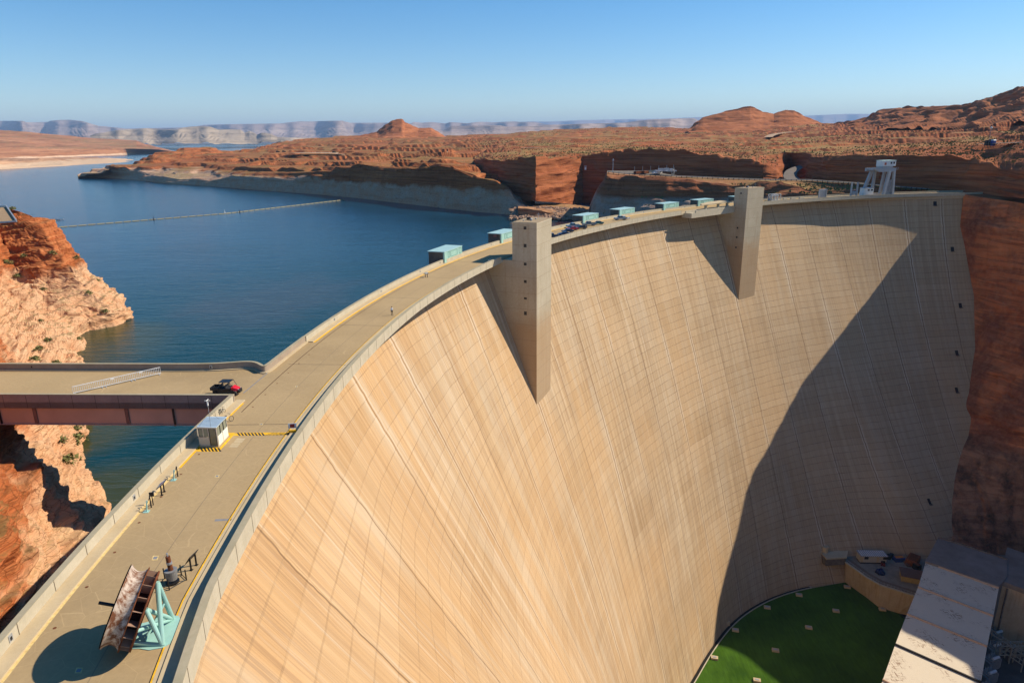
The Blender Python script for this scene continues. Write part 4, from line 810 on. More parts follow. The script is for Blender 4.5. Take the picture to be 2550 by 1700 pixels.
# hatch markings near the booth, parts of the road
Q5=lambda x,y:at(440+x/11.2,1000+y/11.2,0.0)[:2]
def strip(pts,name,mat,z=0.006): b=MB(); b.sheet(pts,z); return b.build(name,mat,deck)
strip([Q5(600,1285),Q5(1180,1262),Q5(1225,1330),Q5(1180,1390),Q5(570,1390)],'hatched_strip',M_YEL)
for k_ in range(6):
    x=640+k_*98; strip([Q5(x,1285),Q5(x+52,1283),Q5(x+120,1382),Q5(x+62,1384)],'black_stripe',M_BLACK,0.010)
strip([Q5(1195,1290),Q5(1560,890),Q5(1625,890),Q5(1225,1345)],'kerb_line',M_YEL,0.0085)
strip([Q5(1430,868),Q5(1650,862),Q5(1570,955),Q5(1440,955)],'yellow_patch',M_YEL,0.007)
Z3=lambda x,y:at(400+x/5.6,900+y/5.6,0.0)[:2]
strip([Z3(1060,992),Z3(1830,985),Z3(1825,1022),Z3(1015,1034)],'hatched_strip',M_YEL)
for k_ in range(8):
    x=1062+k_*48; strip([Z3(x,993),Z3(x+25,993),Z3(x+58,1030),Z3(x+31,1031)],'black_stripe',M_BLACK,0.010)
for k_ in range(7):
    x=1450+k_*50; strip([Z3(x,1030),Z3(x+16,1030),Z3(x+140,990),Z3(x+122,990)],'black_stripe',M_BLACK,0.010)
strip([Z3(1825,995),Z3(1890,990),Z3(1880,1022),Z3(1815,1022)],'yellow_patch',M_YEL,0.008)
for (x,y) in ((1065,1068),(1040,1100),(1000,1135),(975,1165)):
    strip([Z3(x,y),Z3(x+118,y+2),Z3(x+92,y+30),Z3(x-25,y+28)],'faded_letters',M_WALK,0.006)
# patch and drain grates
Z1=lambda x,y:at(x/2.852,1150+y/2.852,0.0)[:2]
strip([Z1(1530,405),Z1(1645,402),Z1(1640,414),Z1(1522,420)],'patch',M_PATCH)
strip([Z3(1640,30),Z3(1660,25),Z3(1165,438),Z3(1145,440)],'patch',M_PATCH)
M_GRATE=simple('grate_metal',(0.30,0.30,0.27),0.5,0.3)
for (f,x,y,w,h) in ((Z1,1103,680,52,32),(Z1,560,1478,60,40),(Z1,1542,100,36,18),(Z3,1895,348,45,18),(Z3,1405,873,55,24)):
    sx=h*0.5; b=MB(); b.sheet([f(x-w/2,y+h/2),f(x+w/2-sx*0.6,y+h/2),f(x+w/2,y-h/2),f(x-w/2+sx*0.6,y-h/2)],0.008); g_=b.build('drain_grate',M_CREAM,deck)
    b=MB(); b.sheet([f(x-w*.38,y+h*.32),f(x+w*.32-sx*0.5,y+h*.32),f(x+w*.38,y-h*.32),f(x-w*.32+sx*0.5,y-h*.32)],0.013); b.build('grating',M_PATCH,g_)
for k_ in range(14):
    a=186.3-k_*0.78 if k_<8 else 179.3-(k_-8)*0.75; p=pol(rU(a)-2.35 if k_<8 else rU(a)-3.4,a); b=MB(); b.sheet([(p[0]+0.13*math.cos(q),p[1]+0.13*math.sin(q)) for q in np.linspace(0,2*pi,9)[:-1]],0.009); b.build('rust_spot',M_RUST,deck)
# ---------------- side-by-side utility vehicle
def utv():
    t=root('utility_vehicle','black and red side-by-side utility vehicle parked at the bridge mouth','utility vehicle',(-38.9,87.5,0),R(-3))
    K=simple('black_plastic',(0.012,0.012,0.013),0.45); Rd=simple('red_body_paint',(0.62,0.012,0.02),0.3)
    b=MB(); b.box((-0.3,0,0.62),(2.9,1.35,0.35)); b.box((-0.2,-0.62,0.78),(1.6,0.12,0.5)); b.box((-0.2,0.62,0.78),(1.6,0.12,0.5)); b.build('chassis',K,t,local=True)
    b=MB(); b.box((-1.45,0,0.83),(1.15,1.45,0.10))
    for q in ((-1.45,-0.70),(-1.45,0.70)): b.box((q[0],q[1],1.03),(1.15,0.06,0.32))
    for x in (-2.0,-0.9): b.box((x,0,1.03),(0.06,1.45,0.32))
    b.build('cargo_bed',K,t,local=True)
    b=MB(); b.add([(0.85,-0.62,0.75),(1.75,-0.5,0.62),(1.75,0.5,0.62),(0.85,0.62,0.75),(0.85,-0.6,1.2),(1.65,-0.42,0.92),(1.65,0.42,0.92),(0.85,0.6,1.2)],[(3,2,1,0),(4,5,6,7),(0,1,5,4),(1,2,6,5),(2,3,7,6),(3,0,4,7)]); b.build('bonnet',Rd,t,local=True)
    b=MB(); b.box((1.78,0,0.62),(0.16,1.0,0.42)); b.box((1.88,0,0.5),(0.1,0.8,0.2)); b.build('bumper',K,t,local=True)
    b=MB(); b.box((0.0,0,1.93),(1.5,1.3,0.06)); b.build('roof',K,t,local=True)
    b=MB()
    for s_ in (-0.6,0.6):
        b.tube((-0.75,s_,0.9),(-0.7,s_,1.92),0.03,6); b.tube((0.1,s_,0.9),(0.1,s_,1.92),0.03,6); b.tube((1.15,s_,1.12),(0.72,s_,1.92),0.03,6); b.tube((-0.7,s_,1.92),(0.72,s_,1.92),0.03,6)
    b.build('roll_cage',K,t,local=True)
    for x in (-0.55,0.25):
        b=MB(); b.box((x,0,0.95),(0.45,1.15,0.14)); b.box((x-0.24,0,1.2),(0.1,1.15,0.5)); b.build('seat',simple('seat_vinyl',(0.03,0.03,0.032),0.6),t,local=True)
    for s_ in (-0.35,0.35): b=MB(); b.box((1.72,s_,0.86),(0.06,0.2,0.1)); b.build('headlight',M_STEEL,t,local=True)
    b=MB(); 
    for k_ in range(12): 
        a,c=2*pi*k_/12,2*pi*(k_+1)/12; b.tube((0.62+0.06*math.cos(a)*0,0.3+0.18*math.cos(a),1.25+0.16*math.sin(a)),(0.62,0.3+0.18*math.cos(c),1.25+0.16*math.sin(c)),0.015,4)
    b.build('steering_wheel',K,t,local=True)
    for x in (-1.35,1.25):
        for s_ in (-0.68,0.68):
            b=MB(); b.tube((x,s_-0.13,0.34),(x,s_+0.13,0.34),0.34,16); w_=b.build('wheel',M_TYRE,t,local=True)
            b=MB(); b.tube((x,s_-0.135,0.34),(x,s_+0.135,0.34),0.17,10); b.build('rim',M_DKMET,w_,local=True)
    return t
utv()
# ---------------- bicycles behind the booth
def bike(x,y,rz,label,colr,lean=0.12):
    t=root('bicycle',label,'bicycle',(x,y,0.0),rz,'bicycles behind the guard booth'); FM=simple('bike_frame_'+('a' if lean>0 else 'b'),colr,0.35)
    for cx in (-0.52,0.52):
        b=MB(); N_=20
        for k_ in range(N_):
            a,c=2*pi*k_/N_,2*pi*(k_+1)/N_; b.tube((cx+.33*math.cos(a),lean*(.34+.33*math.sin(a)),.34+.33*math.sin(a)),(cx+.33*math.cos(c),lean*(.34+.33*math.sin(c)),.34+.33*math.sin(c)),0.03,5)
        w_=b.build('wheel',M_BLACK,t,local=True); b=MB()
        for k_ in range(8): a=2*pi*k_/8; b.tube((cx,lean*.34,.34),(cx+.31*math.cos(a),lean*(.34+.31*math.sin(a)),.34+.31*math.sin(a)),0.005,3)
        b.build('spokes',M_STEEL,w_,local=True)
    P=lambda x_,z_:(x_,lean*z_,z_); b=MB()
    for p,q in (((-.52,.34),(-.05,.32)),((-.05,.32),(-.18,.8)),((-.18,.78),(.38,.82)),((.38,.82),(-.05,.32)),((-.52,.34),(-.18,.78)),((.38,.95),(.52,.34))): b.tube(P(*p),P(*q),0.022,6)
    b.build('frame',FM,t,local=True)
    b=MB(); b.box(P(-.2,.9),(.26,.14,.06)); b.build('saddle',M_BLACK,t,local=True)
    b=MB(); b.tube((.38,lean*1.02-.28,1.02),(.38,lean*1.02+.28,1.02),.018,5); b.tube(P(.38,.9),P(.38,1.02),.02,5); b.build('handlebar',M_BLACK,t,local=True)
p=at(569,1052,0); bike(p[0],p[1],R(62),'bicycle standing free on the deck just behind the guard booth',(0.55,0.5,0.35),0.12)
p=at(560,1040,0.1); bike(p[0]-0.9,p[1]+1.0,R(75),'dark bicycle half hidden by the booth roof, leaning beside the kerb',(0.03,0.03,0.03),-0.1)
# ---------------- red sign on the downstream kerb + tripod
p=at(730,1078,0); t=root('road_sign','small red and white sign board at the end of the black and yellow stripes','sign',(p[0],p[1],0),R(10))
b=MB(); b.box((0,0,0.95),(0.95,0.05,0.6)); bo=b.build('board',M_WHITE,t,local=True); b=MB(); b.box((0,-0.035,0.95),(0.5,0.03,0.45)); b.build('red_panel',simple('dark_red_panel',(0.28,0.02,0.015),0.6),bo,local=True)
b=MB(); b.box((0,0,0.28),(0.95,0.3,0.24)); b.build('yellow_base',M_YEL,t,local=True)
for s_ in (-0.42,0.42): b=MB(); b.beam((s_,0,0),(s_,0,0.95),0.05); b.build('post',M_STEEL,t,local=True)
# ---------------- interpretive panels and posts along the reservoir kerb
def panel(x,y,rz,label,colr,w=1.15,tilt=0.5,h=1.0):
    t=root('information_panel',label,'panel',(x,y,0),rz,'information panels on the crest')
    for s_ in (-w*0.3,w*0.3): b=MB(); b.beam((s_,0,0),(s_,0.02,h),0.11,0.09); b.box((s_,0,0.015),(0.25,0.25,0.03)); b.build('leg',M_DKMET,t,local=True)
    c,s2=math.cos(tilt),math.sin(tilt); H2=0.42; M_=np.array
    def slab(b,w_,h_,t0,t1): 
        vs=[(sx*w_/2,sy*h_/2*c-tt*s2,h+sy*h_/2*s2+tt*c) for tt in (t0,t1) for sx,sy in ((-1,-1),(1,-1),(1,1),(-1,1))]; b.add(vs,[(3,2,1,0),(4,5,6,7),(0,1,5,4),(1,2,6,5),(2,3,7,6),(3,0,4,7)])
    b=MB(); slab(b,w,0.85,0,0.05); f_=b.build('frame',M_DKMET,t,local=True)
    for i,(cx,cy,w_,h_,cc) in enumerate(colr):
        b=MB(); vs=[(cx+sx*w_/2,(cy+sy*h_/2)*c-0.056*s2-0.002*i*s2,h+(cy+sy*h_/2)*s2+0.056*c+0.002*i*c) for sx,sy in ((-1,-1),(1,-1),(1,1),(-1,1))]; b.add(vs,[(0,1,2,3)]); b.build('printed_sheet',simple('print_%d_%d_%d'%tuple(int(q*99) for q in cc),cc,0.5),f_,local=True)
    return t
q=at(405,1232,0); panel(q[0]-0.1,q[1]+0.3,R(-82),'tilted colour information panel with blue and orange print beside the worn kerb line',[(0,0,1.05,.75,(.55,.45,.36)),(-.3,0,.4,.72,(.06,.20,.5)),(.1,.1,.45,.3,(.6,.18,.08)),(.35,-.15,.3,.35,(.7,.62,.5))],tilt=0.6)
q=at(478,1418,0); panel(q[0]+0.02,q[1]+0.3,R(-100),'dark tilted information panel on the deck beyond the rusty turbine model',[(0,0,1.05,.72,(.10,.11,.09)),(.0,.1,.6,.25,(.16,.17,.14))],tilt=0.95)
q=at(1062,690,0); panel(q[0],q[1]-0.1,R(-35),'small pale topped information panel standing alone on the deck near the walking person',[(0,0,1.0,.7,(.6,.55,.45))],tilt=0.4)
# post-and-rail stands with a teal bracket
def stand(u,v,label,dark):
    q=at(u,v,0); t=root('rail_stand',label,'rail stand',(q[0],q[1],0),R(95))
    b=MB(); b.beam((0,0,0),(0,0,1.15),0.09); b.build('post',M_DKMET,t,local=True)
    b=MB(); b.beam((-0.75,0.12,0.02),(-0.55,0.05,1.05),0.08,0.12); b.box((-0.75,0.15,0.02),(0.5,0.5,0.03)); b.build('teal_bracket',M_TEAL,t,local=True)
    b=MB(); b.tube((0,0,1.12),(-0.65,0.08,0.62),0.03,5); b.tube((0,0,0.35),(-0.65,0.08,0.35),0.02,5); b.build('rail',M_DKMET,t,local=True)
    if dark: b=MB(); b.beam((0.45,0,0),(0.45,0,1.0),0.07); b.box((0.45,0,1.15),(0.10,0.42,0.38)); b.build('small_plaque',M_DKMET,t,local=True); 
    return t
stand(443,1186,'single black post with teal bracket, nearer the booth',False); stand(377,1263,'black posts with teal bracket and small square plaque, nearer the camera',True)
# ---------------- rusty ring gate monument on its teal frame
Z2=lambda x,y,z=0:at(200+x/4.612,1300+y/4.612,z)
cc=Z2(580,985,2.8); Rg_=2.5; t=root('gate_monument','large rusted steel gate wheel propped upright on a teal tube frame','monument',(float(cc[0]),float(cc[1]),0),0)
ax=Vector((0.90,0.33,-0.29)).normalized(); zv=Vector((0,0,1)); tv=zv.cross(ax).normalized(); wv=ax.cross(tv).normalized(); cv=Vector((float(cc[0]),float(cc[1]),2.8))
ax=Matrix.Rotation(R(9),3,(cv-Vector((0,0,H))).normalized())@ax; tv=zv.cross(ax).normalized(); wv=ax.cross(tv).normalized()
def onplane(x,y,off):
    r=Vector(ray(200+x/4.612,1300+y/4.612)); o=Vector((0,0,H)); c_=cv+ax*off; t_=(c_-o).dot(ax)/r.dot(ax) if abs(r.dot(ax))>0.02 else (c_-o).length/r.length
    t2=(c_-o).dot(r)/r.dot(r); return o+r*t2
def ringpt(rr,th_,x): return cv+ax*x+(tv*math.cos(th_)+wv*math.sin(th_))*rr
def band(name,prof,mat,par,n=72,closed=False):
    P=np.array([[tuple(ringpt(r_,2*pi*i/n,x_)) for i in range(n+1)] for x_,r_ in prof]); P-=np.array(par.location if par.type=='EMPTY' else t.location); o=gridmesh(name,P,mat,par,smooth=True); return o
k=NB('rusty_white_paint',0.7); P_=k.pos().outputs['Position']; n1=k.noise(P_,1.6,6,0.7); n2=k.noise(k.mapn(P_,(0.6,2.5,0.6)),1.5,5,0.65)
k.l(k.mix(k.ramp(k.math('ADD',k.math('MULTIPLY',n1,0.6),k.math('MULTIPLY',n2,0.4)),[(0.44,0.0),(0.56,1.0)]),(0.52,0.43,0.35),(0.17,0.07,0.035)),k.b.inputs['Base Color']); M_RW=k.m
xm=0.85
trough=[(-xm-0.02,Rg_+0.22)]+[(-xm+0.03+1.0*f,Rg_+0.16-0.30*math.sin(pi*f)**0.8) for f in np.linspace(0,1,12)]+[(0.18,Rg_+0.24)]
band('grooved_rim',trough,M_RW,t)
band('left_flange',[(-xm-0.10,Rg_+0.22),(-xm-0.10,Rg_-0.2),(-xm-0.02,Rg_-0.2)],M_DKMET,t); band('right_flange',[(xm-0.02,Rg_-0.7),(xm-0.02,Rg_+0.12),(xm+0.10,Rg_+0.12),(xm+0.10,Rg_-0.7)],M_RUST,t)
band('inner_drum',[(-xm,Rg_-0.75),(xm,Rg_-0.75)],simple('dark_rust',(0.05,0.02,0.014),0.9),t)
band('mid_flange',[(0.20,Rg_+0.24),(0.24,Rg_+0.24),(0.24,Rg_-0.75)],M_RUST,t)
for s_,nm in ((-xm-0.05,'face_disc'),(xm+0.02,'face_disc')):
    vs=[tuple(ringpt(Rg_*0.98,2*pi*i/48,s_)) for i in range(48)]; vs2=[tuple(ringpt(Rg_*0.98,2*pi*i/48,s_+0.04)) for i in range(48)]
    b=MB(); b.add(vs+vs2,[tuple(range(48)),tuple(range(95,47,-1))]); b.build(nm,M_RUST,t)
for i in range(18):
    th_=2*pi*(i+0.3)/18; b=MB(); b.add([tuple(ringpt(Rg_-0.75,th_,0.24)),tuple(ringpt(Rg_-0.75,th_,xm)),tuple(ringpt(Rg_+0.06,th_,xm)),tuple(ringpt(Rg_+0.06,th_,0.24))],[(0,1,2,3)]); th2=th_+0.015
    b.add([tuple(ringpt(Rg_-0.75,th2,0.24)),tuple(ringpt(Rg_-0.75,th2,xm)),tuple(ringpt(Rg_+0.06,th2,xm)),tuple(ringpt(Rg_+0.06,th2,0.24))],[(3,2,1,0)]); b.add([tuple(ringpt(Rg_+0.06,th_,0.24)),tuple(ringpt(Rg_+0.06,th_,xm)),tuple(ringpt(Rg_+0.07,th2,xm)),tuple(ringpt(Rg_+0.07,th2,0.24))],[(0,1,2,3)]); b.build('rib',simple('rib_edge',(0.32,0.20,0.14),0.7),t)
b=MB(); b.tube(tuple(cv-ax*(xm)),tuple(cv-ax*(xm+1.15)),0.11,12); b.build('axle_stub',M_DKMET,t)
b=MB(); pl=[Z2(500,1455),Z2(680,1452),Z2(790,1470),Z2(950,1440),Z2(1030,1395),Z2(1070,1320),Z2(1150,1110),Z2(1130,1080),Z2(1070,1070),Z2(1000,1090),Z2(700,1165),Z2(560,1300)]
b.prism([(p[0],p[1]) for p in pl],0.004,0.05); b.build('base_plate',M_TEAL,t)
A_=onplane(885,690,xm+0.1); Mq=onplane(755,1000,xm+0.1); G1=Vector(Z2(945,1405,0.05)); G2=Vector(Z2(1062,1108,0.05)); G3=Vector(Z2(560,1385,0.3)); G4=onplane(640,1250,xm)
for p,q,r_ in ((A_,G1,0.17),(A_,G2,0.17),(Mq,G1,0.16),(Mq,G2,0.15),(G3,G1,0.14),(Vector(Z2(740,1360,0.1)),(A_+G2)/2,0.10),(G4,G2,0.13)): b=MB(); b.tube(tuple(p),tuple(q),r_,12); b.build('tube_strut',M_TEAL,t)
# ---------------- turbine model
q=Z2(1062,690); t=root('turbine_model','rusty upright shaft on a grey drum ringed by short black posts','turbine display',(float(q[0]),float(q[1]),0),0)
b=MB(); b.tube((0,0,0.04),(0,0,0.16),0.50,20); b.build('foot_ring',M_DKMET,t,local=True)
b=MB(); b.tube((0,0,0.35),(0,0,1.15),0.40,20,0.48); b.build('drum',simple('weathered_grey_steel',(0.24,0.235,0.225),0.6,0.3,var=0.25,sc=3),t,local=True)
b=MB(); b.tube((0.02,0,1.1),(-0.05,0,2.35),0.19,14,0.17); s__=b.build('shaft',M_RUST,t,local=True); b=MB(); b.tube((-0.0,0,1.68),(-0.01,0,1.86),0.215,14); b.tube((-0.05,0,2.35),(-0.06,0,2.62),0.06,8); b.build('collar',M_STEEL,s__,local=True)
pp=[(math.cos(a)*1.0,math.sin(a)*0.95) for a in (0.3,1.3,2.6,3.7,4.9)]
for x,y in pp: b=MB(); b.beam((x,y,0),(x,y,0.95),0.07); b.build('guard_post',M_DKMET,t,local=True)
b=MB()
for i in range(5): (x,y),(x2,y2)=pp[i],pp[(i+1)%5]; b.tube((x,y,0.10),(x2,y2,0.10),0.03,5)
b.build('guard_rail',M_DKMET,t,local=True)
# ================================================================== PEOPLE, VEHICLES, CRANE
def person(u,v,h,label,cat='person'):
    q=at(u,v,0.0); s=h/1.75
    me=bpy.data.meshes.new('person'); bm=bmesh.new()
    J={'pel':(0,0,.98,.125),'wai':(0,.01,1.10,.125),'che':(0,.02,1.32,.155),'nec':(0,.0,1.50,.055),'hea':(0,-.03,1.60,.095),'top':(0,-.03,1.70,.075),
       'hl':(.10,0,.93,.095),'kl':(.11,-.14,.52,.062),'al':(.11,-.02,.10,.042),'tl':(.11,-.18,.05,.035),'hr':(-.10,0,.93,.095),'kr':(-.10,.06,.50,.062),'ar':(-.10,.30,.14,.042),'tr':(-.10,.18,.05,.035),
       'sl':(.19,.02,1.41,.062),'el':(.25,.07,1.14,.043),'wl':(.24,-.06,.92,.030),'sr':(-.19,.02,1.41,.062),'er':(-.25,-.02,1.14,.043),'wr':(-.23,-.17,.95,.030)}
    ks=list(J); vs={k_:bm.verts.new((J[k_][0]*s,J[k_][1]*s,J[k_][2]*s)) for k_ in ks}
    hands=[]
    for a,b in (('pel','wai'),('wai','che'),('che','nec'),('nec','hea'),('hea','top'),('pel','hl'),('hl','kl'),('kl','al'),('al','tl'),('pel','hr'),('hr','kr'),('kr','ar'),('ar','tr'),('che','sl'),('sl','el'),('el','wl'),('che','sr'),('sr','er'),('er','wr')): bm.edges.new((vs[a],vs[b]))
    for w_,sx in (('wl',1),('wr',-1)):
        wx,wy,wz,_=J[w_]; pv_=bm.verts.new(((wx)*s,(wy-.02)*s,(wz-.07)*s)); bm.edges.new((vs[w_],pv_)); hands.append((pv_,.032))
        for f in range(4):
            a_=bm.verts.new(((wx)*s,(wy-.045+f*.02)*s,(wz-.12)*s)); c_=bm.verts.new(((wx-sx*.012)*s,(wy-.045+f*.02)*s,(wz-.165+abs(f-1.3)*.01)*s)); bm.edges.new((pv_,a_)); bm.edges.new((a_,c_)); hands+=[(a_,.010),(c_,.008)]
        a_=bm.verts.new(((wx-sx*.03)*s,(wy-.05)*s,(wz-.10)*s)); bm.edges.new((pv_,a_)); hands.append((a_,.011))
    bm.verts.index_update(); idx={k_:vs[k_].index for k_ in ks}; hi=[(v_.index,r_) for v_,r_ in hands]; bm.to_mesh(me); bm.free()
    o=bpy.data.objects.new('person',me); link(o); o.modifiers.new('skin','SKIN'); me.skin_vertices.new() if not me.skin_vertices else None
    sv=me.skin_vertices[0].data
    for k_ in ks: sv[idx[k_]].radius=(J[k_][3]*s,)*2
    sv[idx['che']].radius=(.155*s,.11*s); sv[idx['wai']].radius=(.13*s,.10*s)
    for i_,r_ in hi: sv[i_].radius=(r_*s,)*2
    for i_ in range(len(sv)): sv[i_].use_root=(i_==idx['pel'])
    m_=o.modifiers.new('sub','SUBSURF'); m_.levels=1; m_.render_levels=1
    SK=simple('skin',(0.45,0.24,0.15),0.6); SH=simple('white_shirt',(0.72,0.74,0.78),0.8); TR=simple('black_trousers',(0.015,0.014,0.018),0.8)
    dg=bpy.context.evaluated_depsgraph_get(); m2=bpy.data.meshes.new_from_object(o.evaluated_get(dg)); o.modifiers.clear(); o.data=m2
    for m_ in (SK,SH,TR): m2.materials.append(m_)
    for pl_ in m2.polygons:
        z=pl_.center.z/s; x=abs(pl_.center.x)/s; pl_.material_index=2 if (z<1.04 and x<0.2) else (1 if (z<1.49 and not (x>0.2 and z<1.08)) else 0); pl_.use_smooth=True
    o.location=(q[0],q[1],0.0); o.rotation_euler=(0,0,R(200)); tag(o,label,cat)
    def part(nm,b,m): 
        oo=b.build(nm,m,None,local=True); oo.parent=o; return oo
    b=MB(); b.ball((0,-.015*s,1.655*s),.102*s,1.05,14); v_=[p for p in b.v]; b.v=[(x,max(y,-.05*s) if z<1.66*s else y,max(z,1.60*s)) for x,y,z in v_]; part('hair',b,simple('dark_hair',(0.02,0.014,0.01),0.8))
    b=MB(); b.ball((0,-.132*s,1.60*s),.016*s,1.3,6); 
    part('nose',b,SK)
    b=MB(); [b.ball((sx*.035*s,-.118*s,1.63*s),.010*s,1,6) for sx in (-1,1)]; part('eyes',b,M_BLACK)
    b=MB(); b.box((0,-.122*s,1.56*s),(.05*s,.01*s,.012*s)); part('mouth',b,simple('lips',(0.3,0.1,0.08),0.6))
    b=MB(); [b.ball((sx*.1*s,-.02*s,1.61*s),.02*s,1.4,6) for sx in (-1,1)]; part('ears',b,SK)
    for k_ in ('tl','tr'): b=MB(); x,y,z,_=J[k_]; b.box((x*s,(y+.08)*s,.045*s),(.10*s,.29*s,.09*s),0,0,0.8); part('shoe',b,M_BLACK)
    return o
person(976.5,784.5,1.72,'person in white shirt and black trousers walking alone on the crest road')
def car(kind,u,v,rz,label,colr,name=None,group='vehicles parked on the crest',xy=None):
    q=at(u,v,0.5) if xy is None else xy; t=root({'pickup':'pickup_truck','sedan':'parked_car'}[kind],label,{'pickup':'pickup','sedan':'car'}[kind],(float(q[0]),float(q[1]),0.005),rz,group)
    PM=simple('car_paint_%02d%02d%02d'%tuple(int(c*99) for c in colr),colr,0.28,0.2,var=0.03)
    Lh=2.7 if kind=='pickup' else 2.3; Wd_=0.95
    def hull(prof,w0,w1,mat,nm,par): # prof: (x,z) outline of a side, extruded with tumblehome
        n=len(prof); b=MB(); zs=[p[1] for p in prof]; z0,z1=min(zs),max(zs); f=lambda z:w0+(w1-w0)*(z-z0)/(z1-z0+1e-6)
        vs=[(x,-f(z),z) for x,z in prof]+[(x,f(z),z) for x,z in prof]; b.add(vs,[tuple(range(n)),tuple(range(2*n-1,n-1,-1))]+[((i+1)%n,i,n+i,n+(i+1)%n) for i in range(n)]); return b.build(nm,mat,par,local=True)
    if kind=='pickup':
        body=hull([(-2.7,.45),(2.6,.45),(2.72,.75),(2.6,1.02),(1.25,1.12),(-0.75,1.12),(-0.75,1.10),(-2.7,1.10)],.95,.90,PM,'body',t)
        hull([(-0.7,1.11),(1.25,1.11),(0.75,1.72),(-0.55,1.74)],.88,.74,M_GLASS,'window_band',t); hull([(-0.58,1.69),(0.80,1.67),(0.66,1.79),(-0.50,1.80)],.80,.74,PM,'roof',t)
        b=MB(); b.box((-1.72,0,1.105),(1.8,1.55,0.03)); b.build('bed_liner',M_BLACK,t,local=True)
        b=MB()
        for s_ in (-.86,.86): b.box((-1.72,s_,1.15),(1.9,0.07,0.1))
        b.build('bed_rail',PM,t,local=True)
    else:
        hull([(-2.25,.42),(2.2,.42),(2.3,.68),(2.1,.85),(1.0,.95),(-1.35,.98),(-2.2,.92)],.88,.84,PM,'body',t)
        hull([(-1.45,.96),(1.05,.93),(0.35,1.38),(-0.85,1.40)],.80,.62,M_GLASS,'window_band',t); hull([(-0.90,1.35),(0.42,1.33),(0.28,1.43),(-0.78,1.44)],.68,.60,PM,'roof',t)
    ax_=1.65 if kind=='pickup' else 1.38
    for x in (-ax_,ax_):
        for s_ in (-.86,.86):
            r_=.38 if kind=='pickup' else .32; b=MB(); b.tube((x,s_-.11,r_),(x,s_+.11,r_),r_,14); w_=b.build('wheel',M_TYRE,t,local=True); b=MB(); b.tube((x,s_-.12,r_),(x,s_+.12,r_),r_*.55,10); b.build('rim',M_STEEL,w_,local=True)
    for s_ in (-.65,.65): b=MB(); b.box((Lh-.02,s_,.82 if kind=='pickup' else .68),(.08,.3,.15)); b.build('headlight',M_WHITE,t,local=True); b=MB(); b.box((-Lh+(.0 if kind=='pickup' else .08),s_*1.15,.85 if kind=='pickup' else .75),(.06,.18,.2)); b.build('tail_light',simple('tail_light_red',(.4,.01,.01),.3),t,local=True)
    b=MB(); b.box((Lh,0,.55),(.12,1.7,.2)); b.build('bumper',M_GREYP,t,local=True)
    return t
hd=R(195)
car('pickup',1374,590,hd,'dark blue pickup nearest the elevator tower, partly hidden by it',(.02,.035,.09))
car('sedan',1405,583,hd,'dark blue car parked between the dark pickup and the black car',(.02,.045,.12))
car('sedan',1414,575.5,R(200),'long black car with blue sheen parked beside the red car',(.012,.02,.05))
car('sedan',1425,570,R(198),'red car mostly hidden behind other parked cars',(.42,.02,.02))
car('pickup',1427,563.5,R(194),'silver blue pickup parked beyond the red car',(.22,.30,.38))
car('sedan',1447,567,R(196),'very dark car parked beside the parapet, right of the silver blue pickup',(.03,.03,.04))
car('pickup',1467,559,R(194),'grey pickup with open bed and white cargo in the middle of the row',(.20,.21,.21))
car('sedan',1489,556,R(200),'dark green car at the far right end of the parked row',(.02,.10,.09))
tk=car('pickup',1545,545,R(194),'lone silver pickup farther along the crest with equipment behind its cab',(.30,.31,.32))
b=MB(); b.box((-1.5,0,1.4),(0.9,0.9,0.5)); b.box((-3.4,0,0.7),(1.5,1.2,0.5)); b.tube((-4.3,0,.6),(-2.8,0,.6),.06,5); b.build('cargo',M_WHITE,tk,local=True)
# ---------------- gantry crane
gp=lambda a,off:pol(rD(a)+off,a)
gA=107.3; q=pol(rD(gA)+5.2,gA); t=root('gantry_crane','tall grey gantry crane with white machine house at the far end of the crest','crane',tuple(q),R(gA-90))
# local: x across tangential (towards smaller angle = +x => right in the photo), y outward
MG=simple('crane_grey',(0.33,0.35,0.37),0.5,0.1,var=0.08,sc=0.5); MGL=simple('crane_light_grey',(0.45,0.46,0.46),0.5)
Ht=17.2
def leg(x0,y0,x1,y1,w0,w1,h0=0.8,h1=Ht-1.6):
    b=MB(); vs=[]
    for (x,y,z,w) in ((x0,y0,h0,w0),(x1,y1,h1,w1)): vs+=[(x-w/2,y-0.7,z),(x+w/2,y-0.7,z),(x+w/2,y+0.7,z),(x-w/2,y+0.7,z)]
    b.add(vs,[(3,2,1,0),(4,5,6,7),(0,1,5,4),(1,2,6,5),(2,3,7,6),(3,0,4,7)]); b.build('leg',MG,t,local=True)
leg(-1.0,-4.0,2.2,-3.2,1.6,2.2); leg(6.3,-4.0,6.0,-3.2,1.5,1.2); leg(-10.2,4.5,-6.0,3.0,1.6,2.2); leg(-2.3,4.5,-3.2,3.0,1.6,1.4); leg(4.6,4.5,4.4,3.0,1.6,1.4)
b=MB(); b.add([(-11.0,-3.6,Ht+.1),(-6.0,-3.6,Ht-1.9),(7.0,-3.6,Ht-1.9),(7.0,-3.6,Ht+.4),(-11.0,-3.6,Ht+1.0),(-11.0,-1.8,Ht+.1),(-6.0,-1.8,Ht-1.9),(7.0,-1.8,Ht-1.9),(7.0,-1.8,Ht+.4),(-11.0,-1.8,Ht+1.0)],[(0,1,2,3,4),(9,8,7,6,5),(1,0,5,6),(2,1,6,7),(3,2,7,8),(4,3,8,9),(0,4,9,5)]); b.build('main_girder',MG,t,local=True)
b=MB(); b.box((-2,3.1,Ht-.6),(17.5,1.6,2.0)); b.build('main_girder',MG,t,local=True)
b=MB(); b.box((6.3,0,Ht-.7),(1.8,6.0,2.1)); b.box((-9.6,0,Ht-.2),(1.2,6.0,1.0)); b.build('cross_beam',MG,t,local=True)
b=MB()
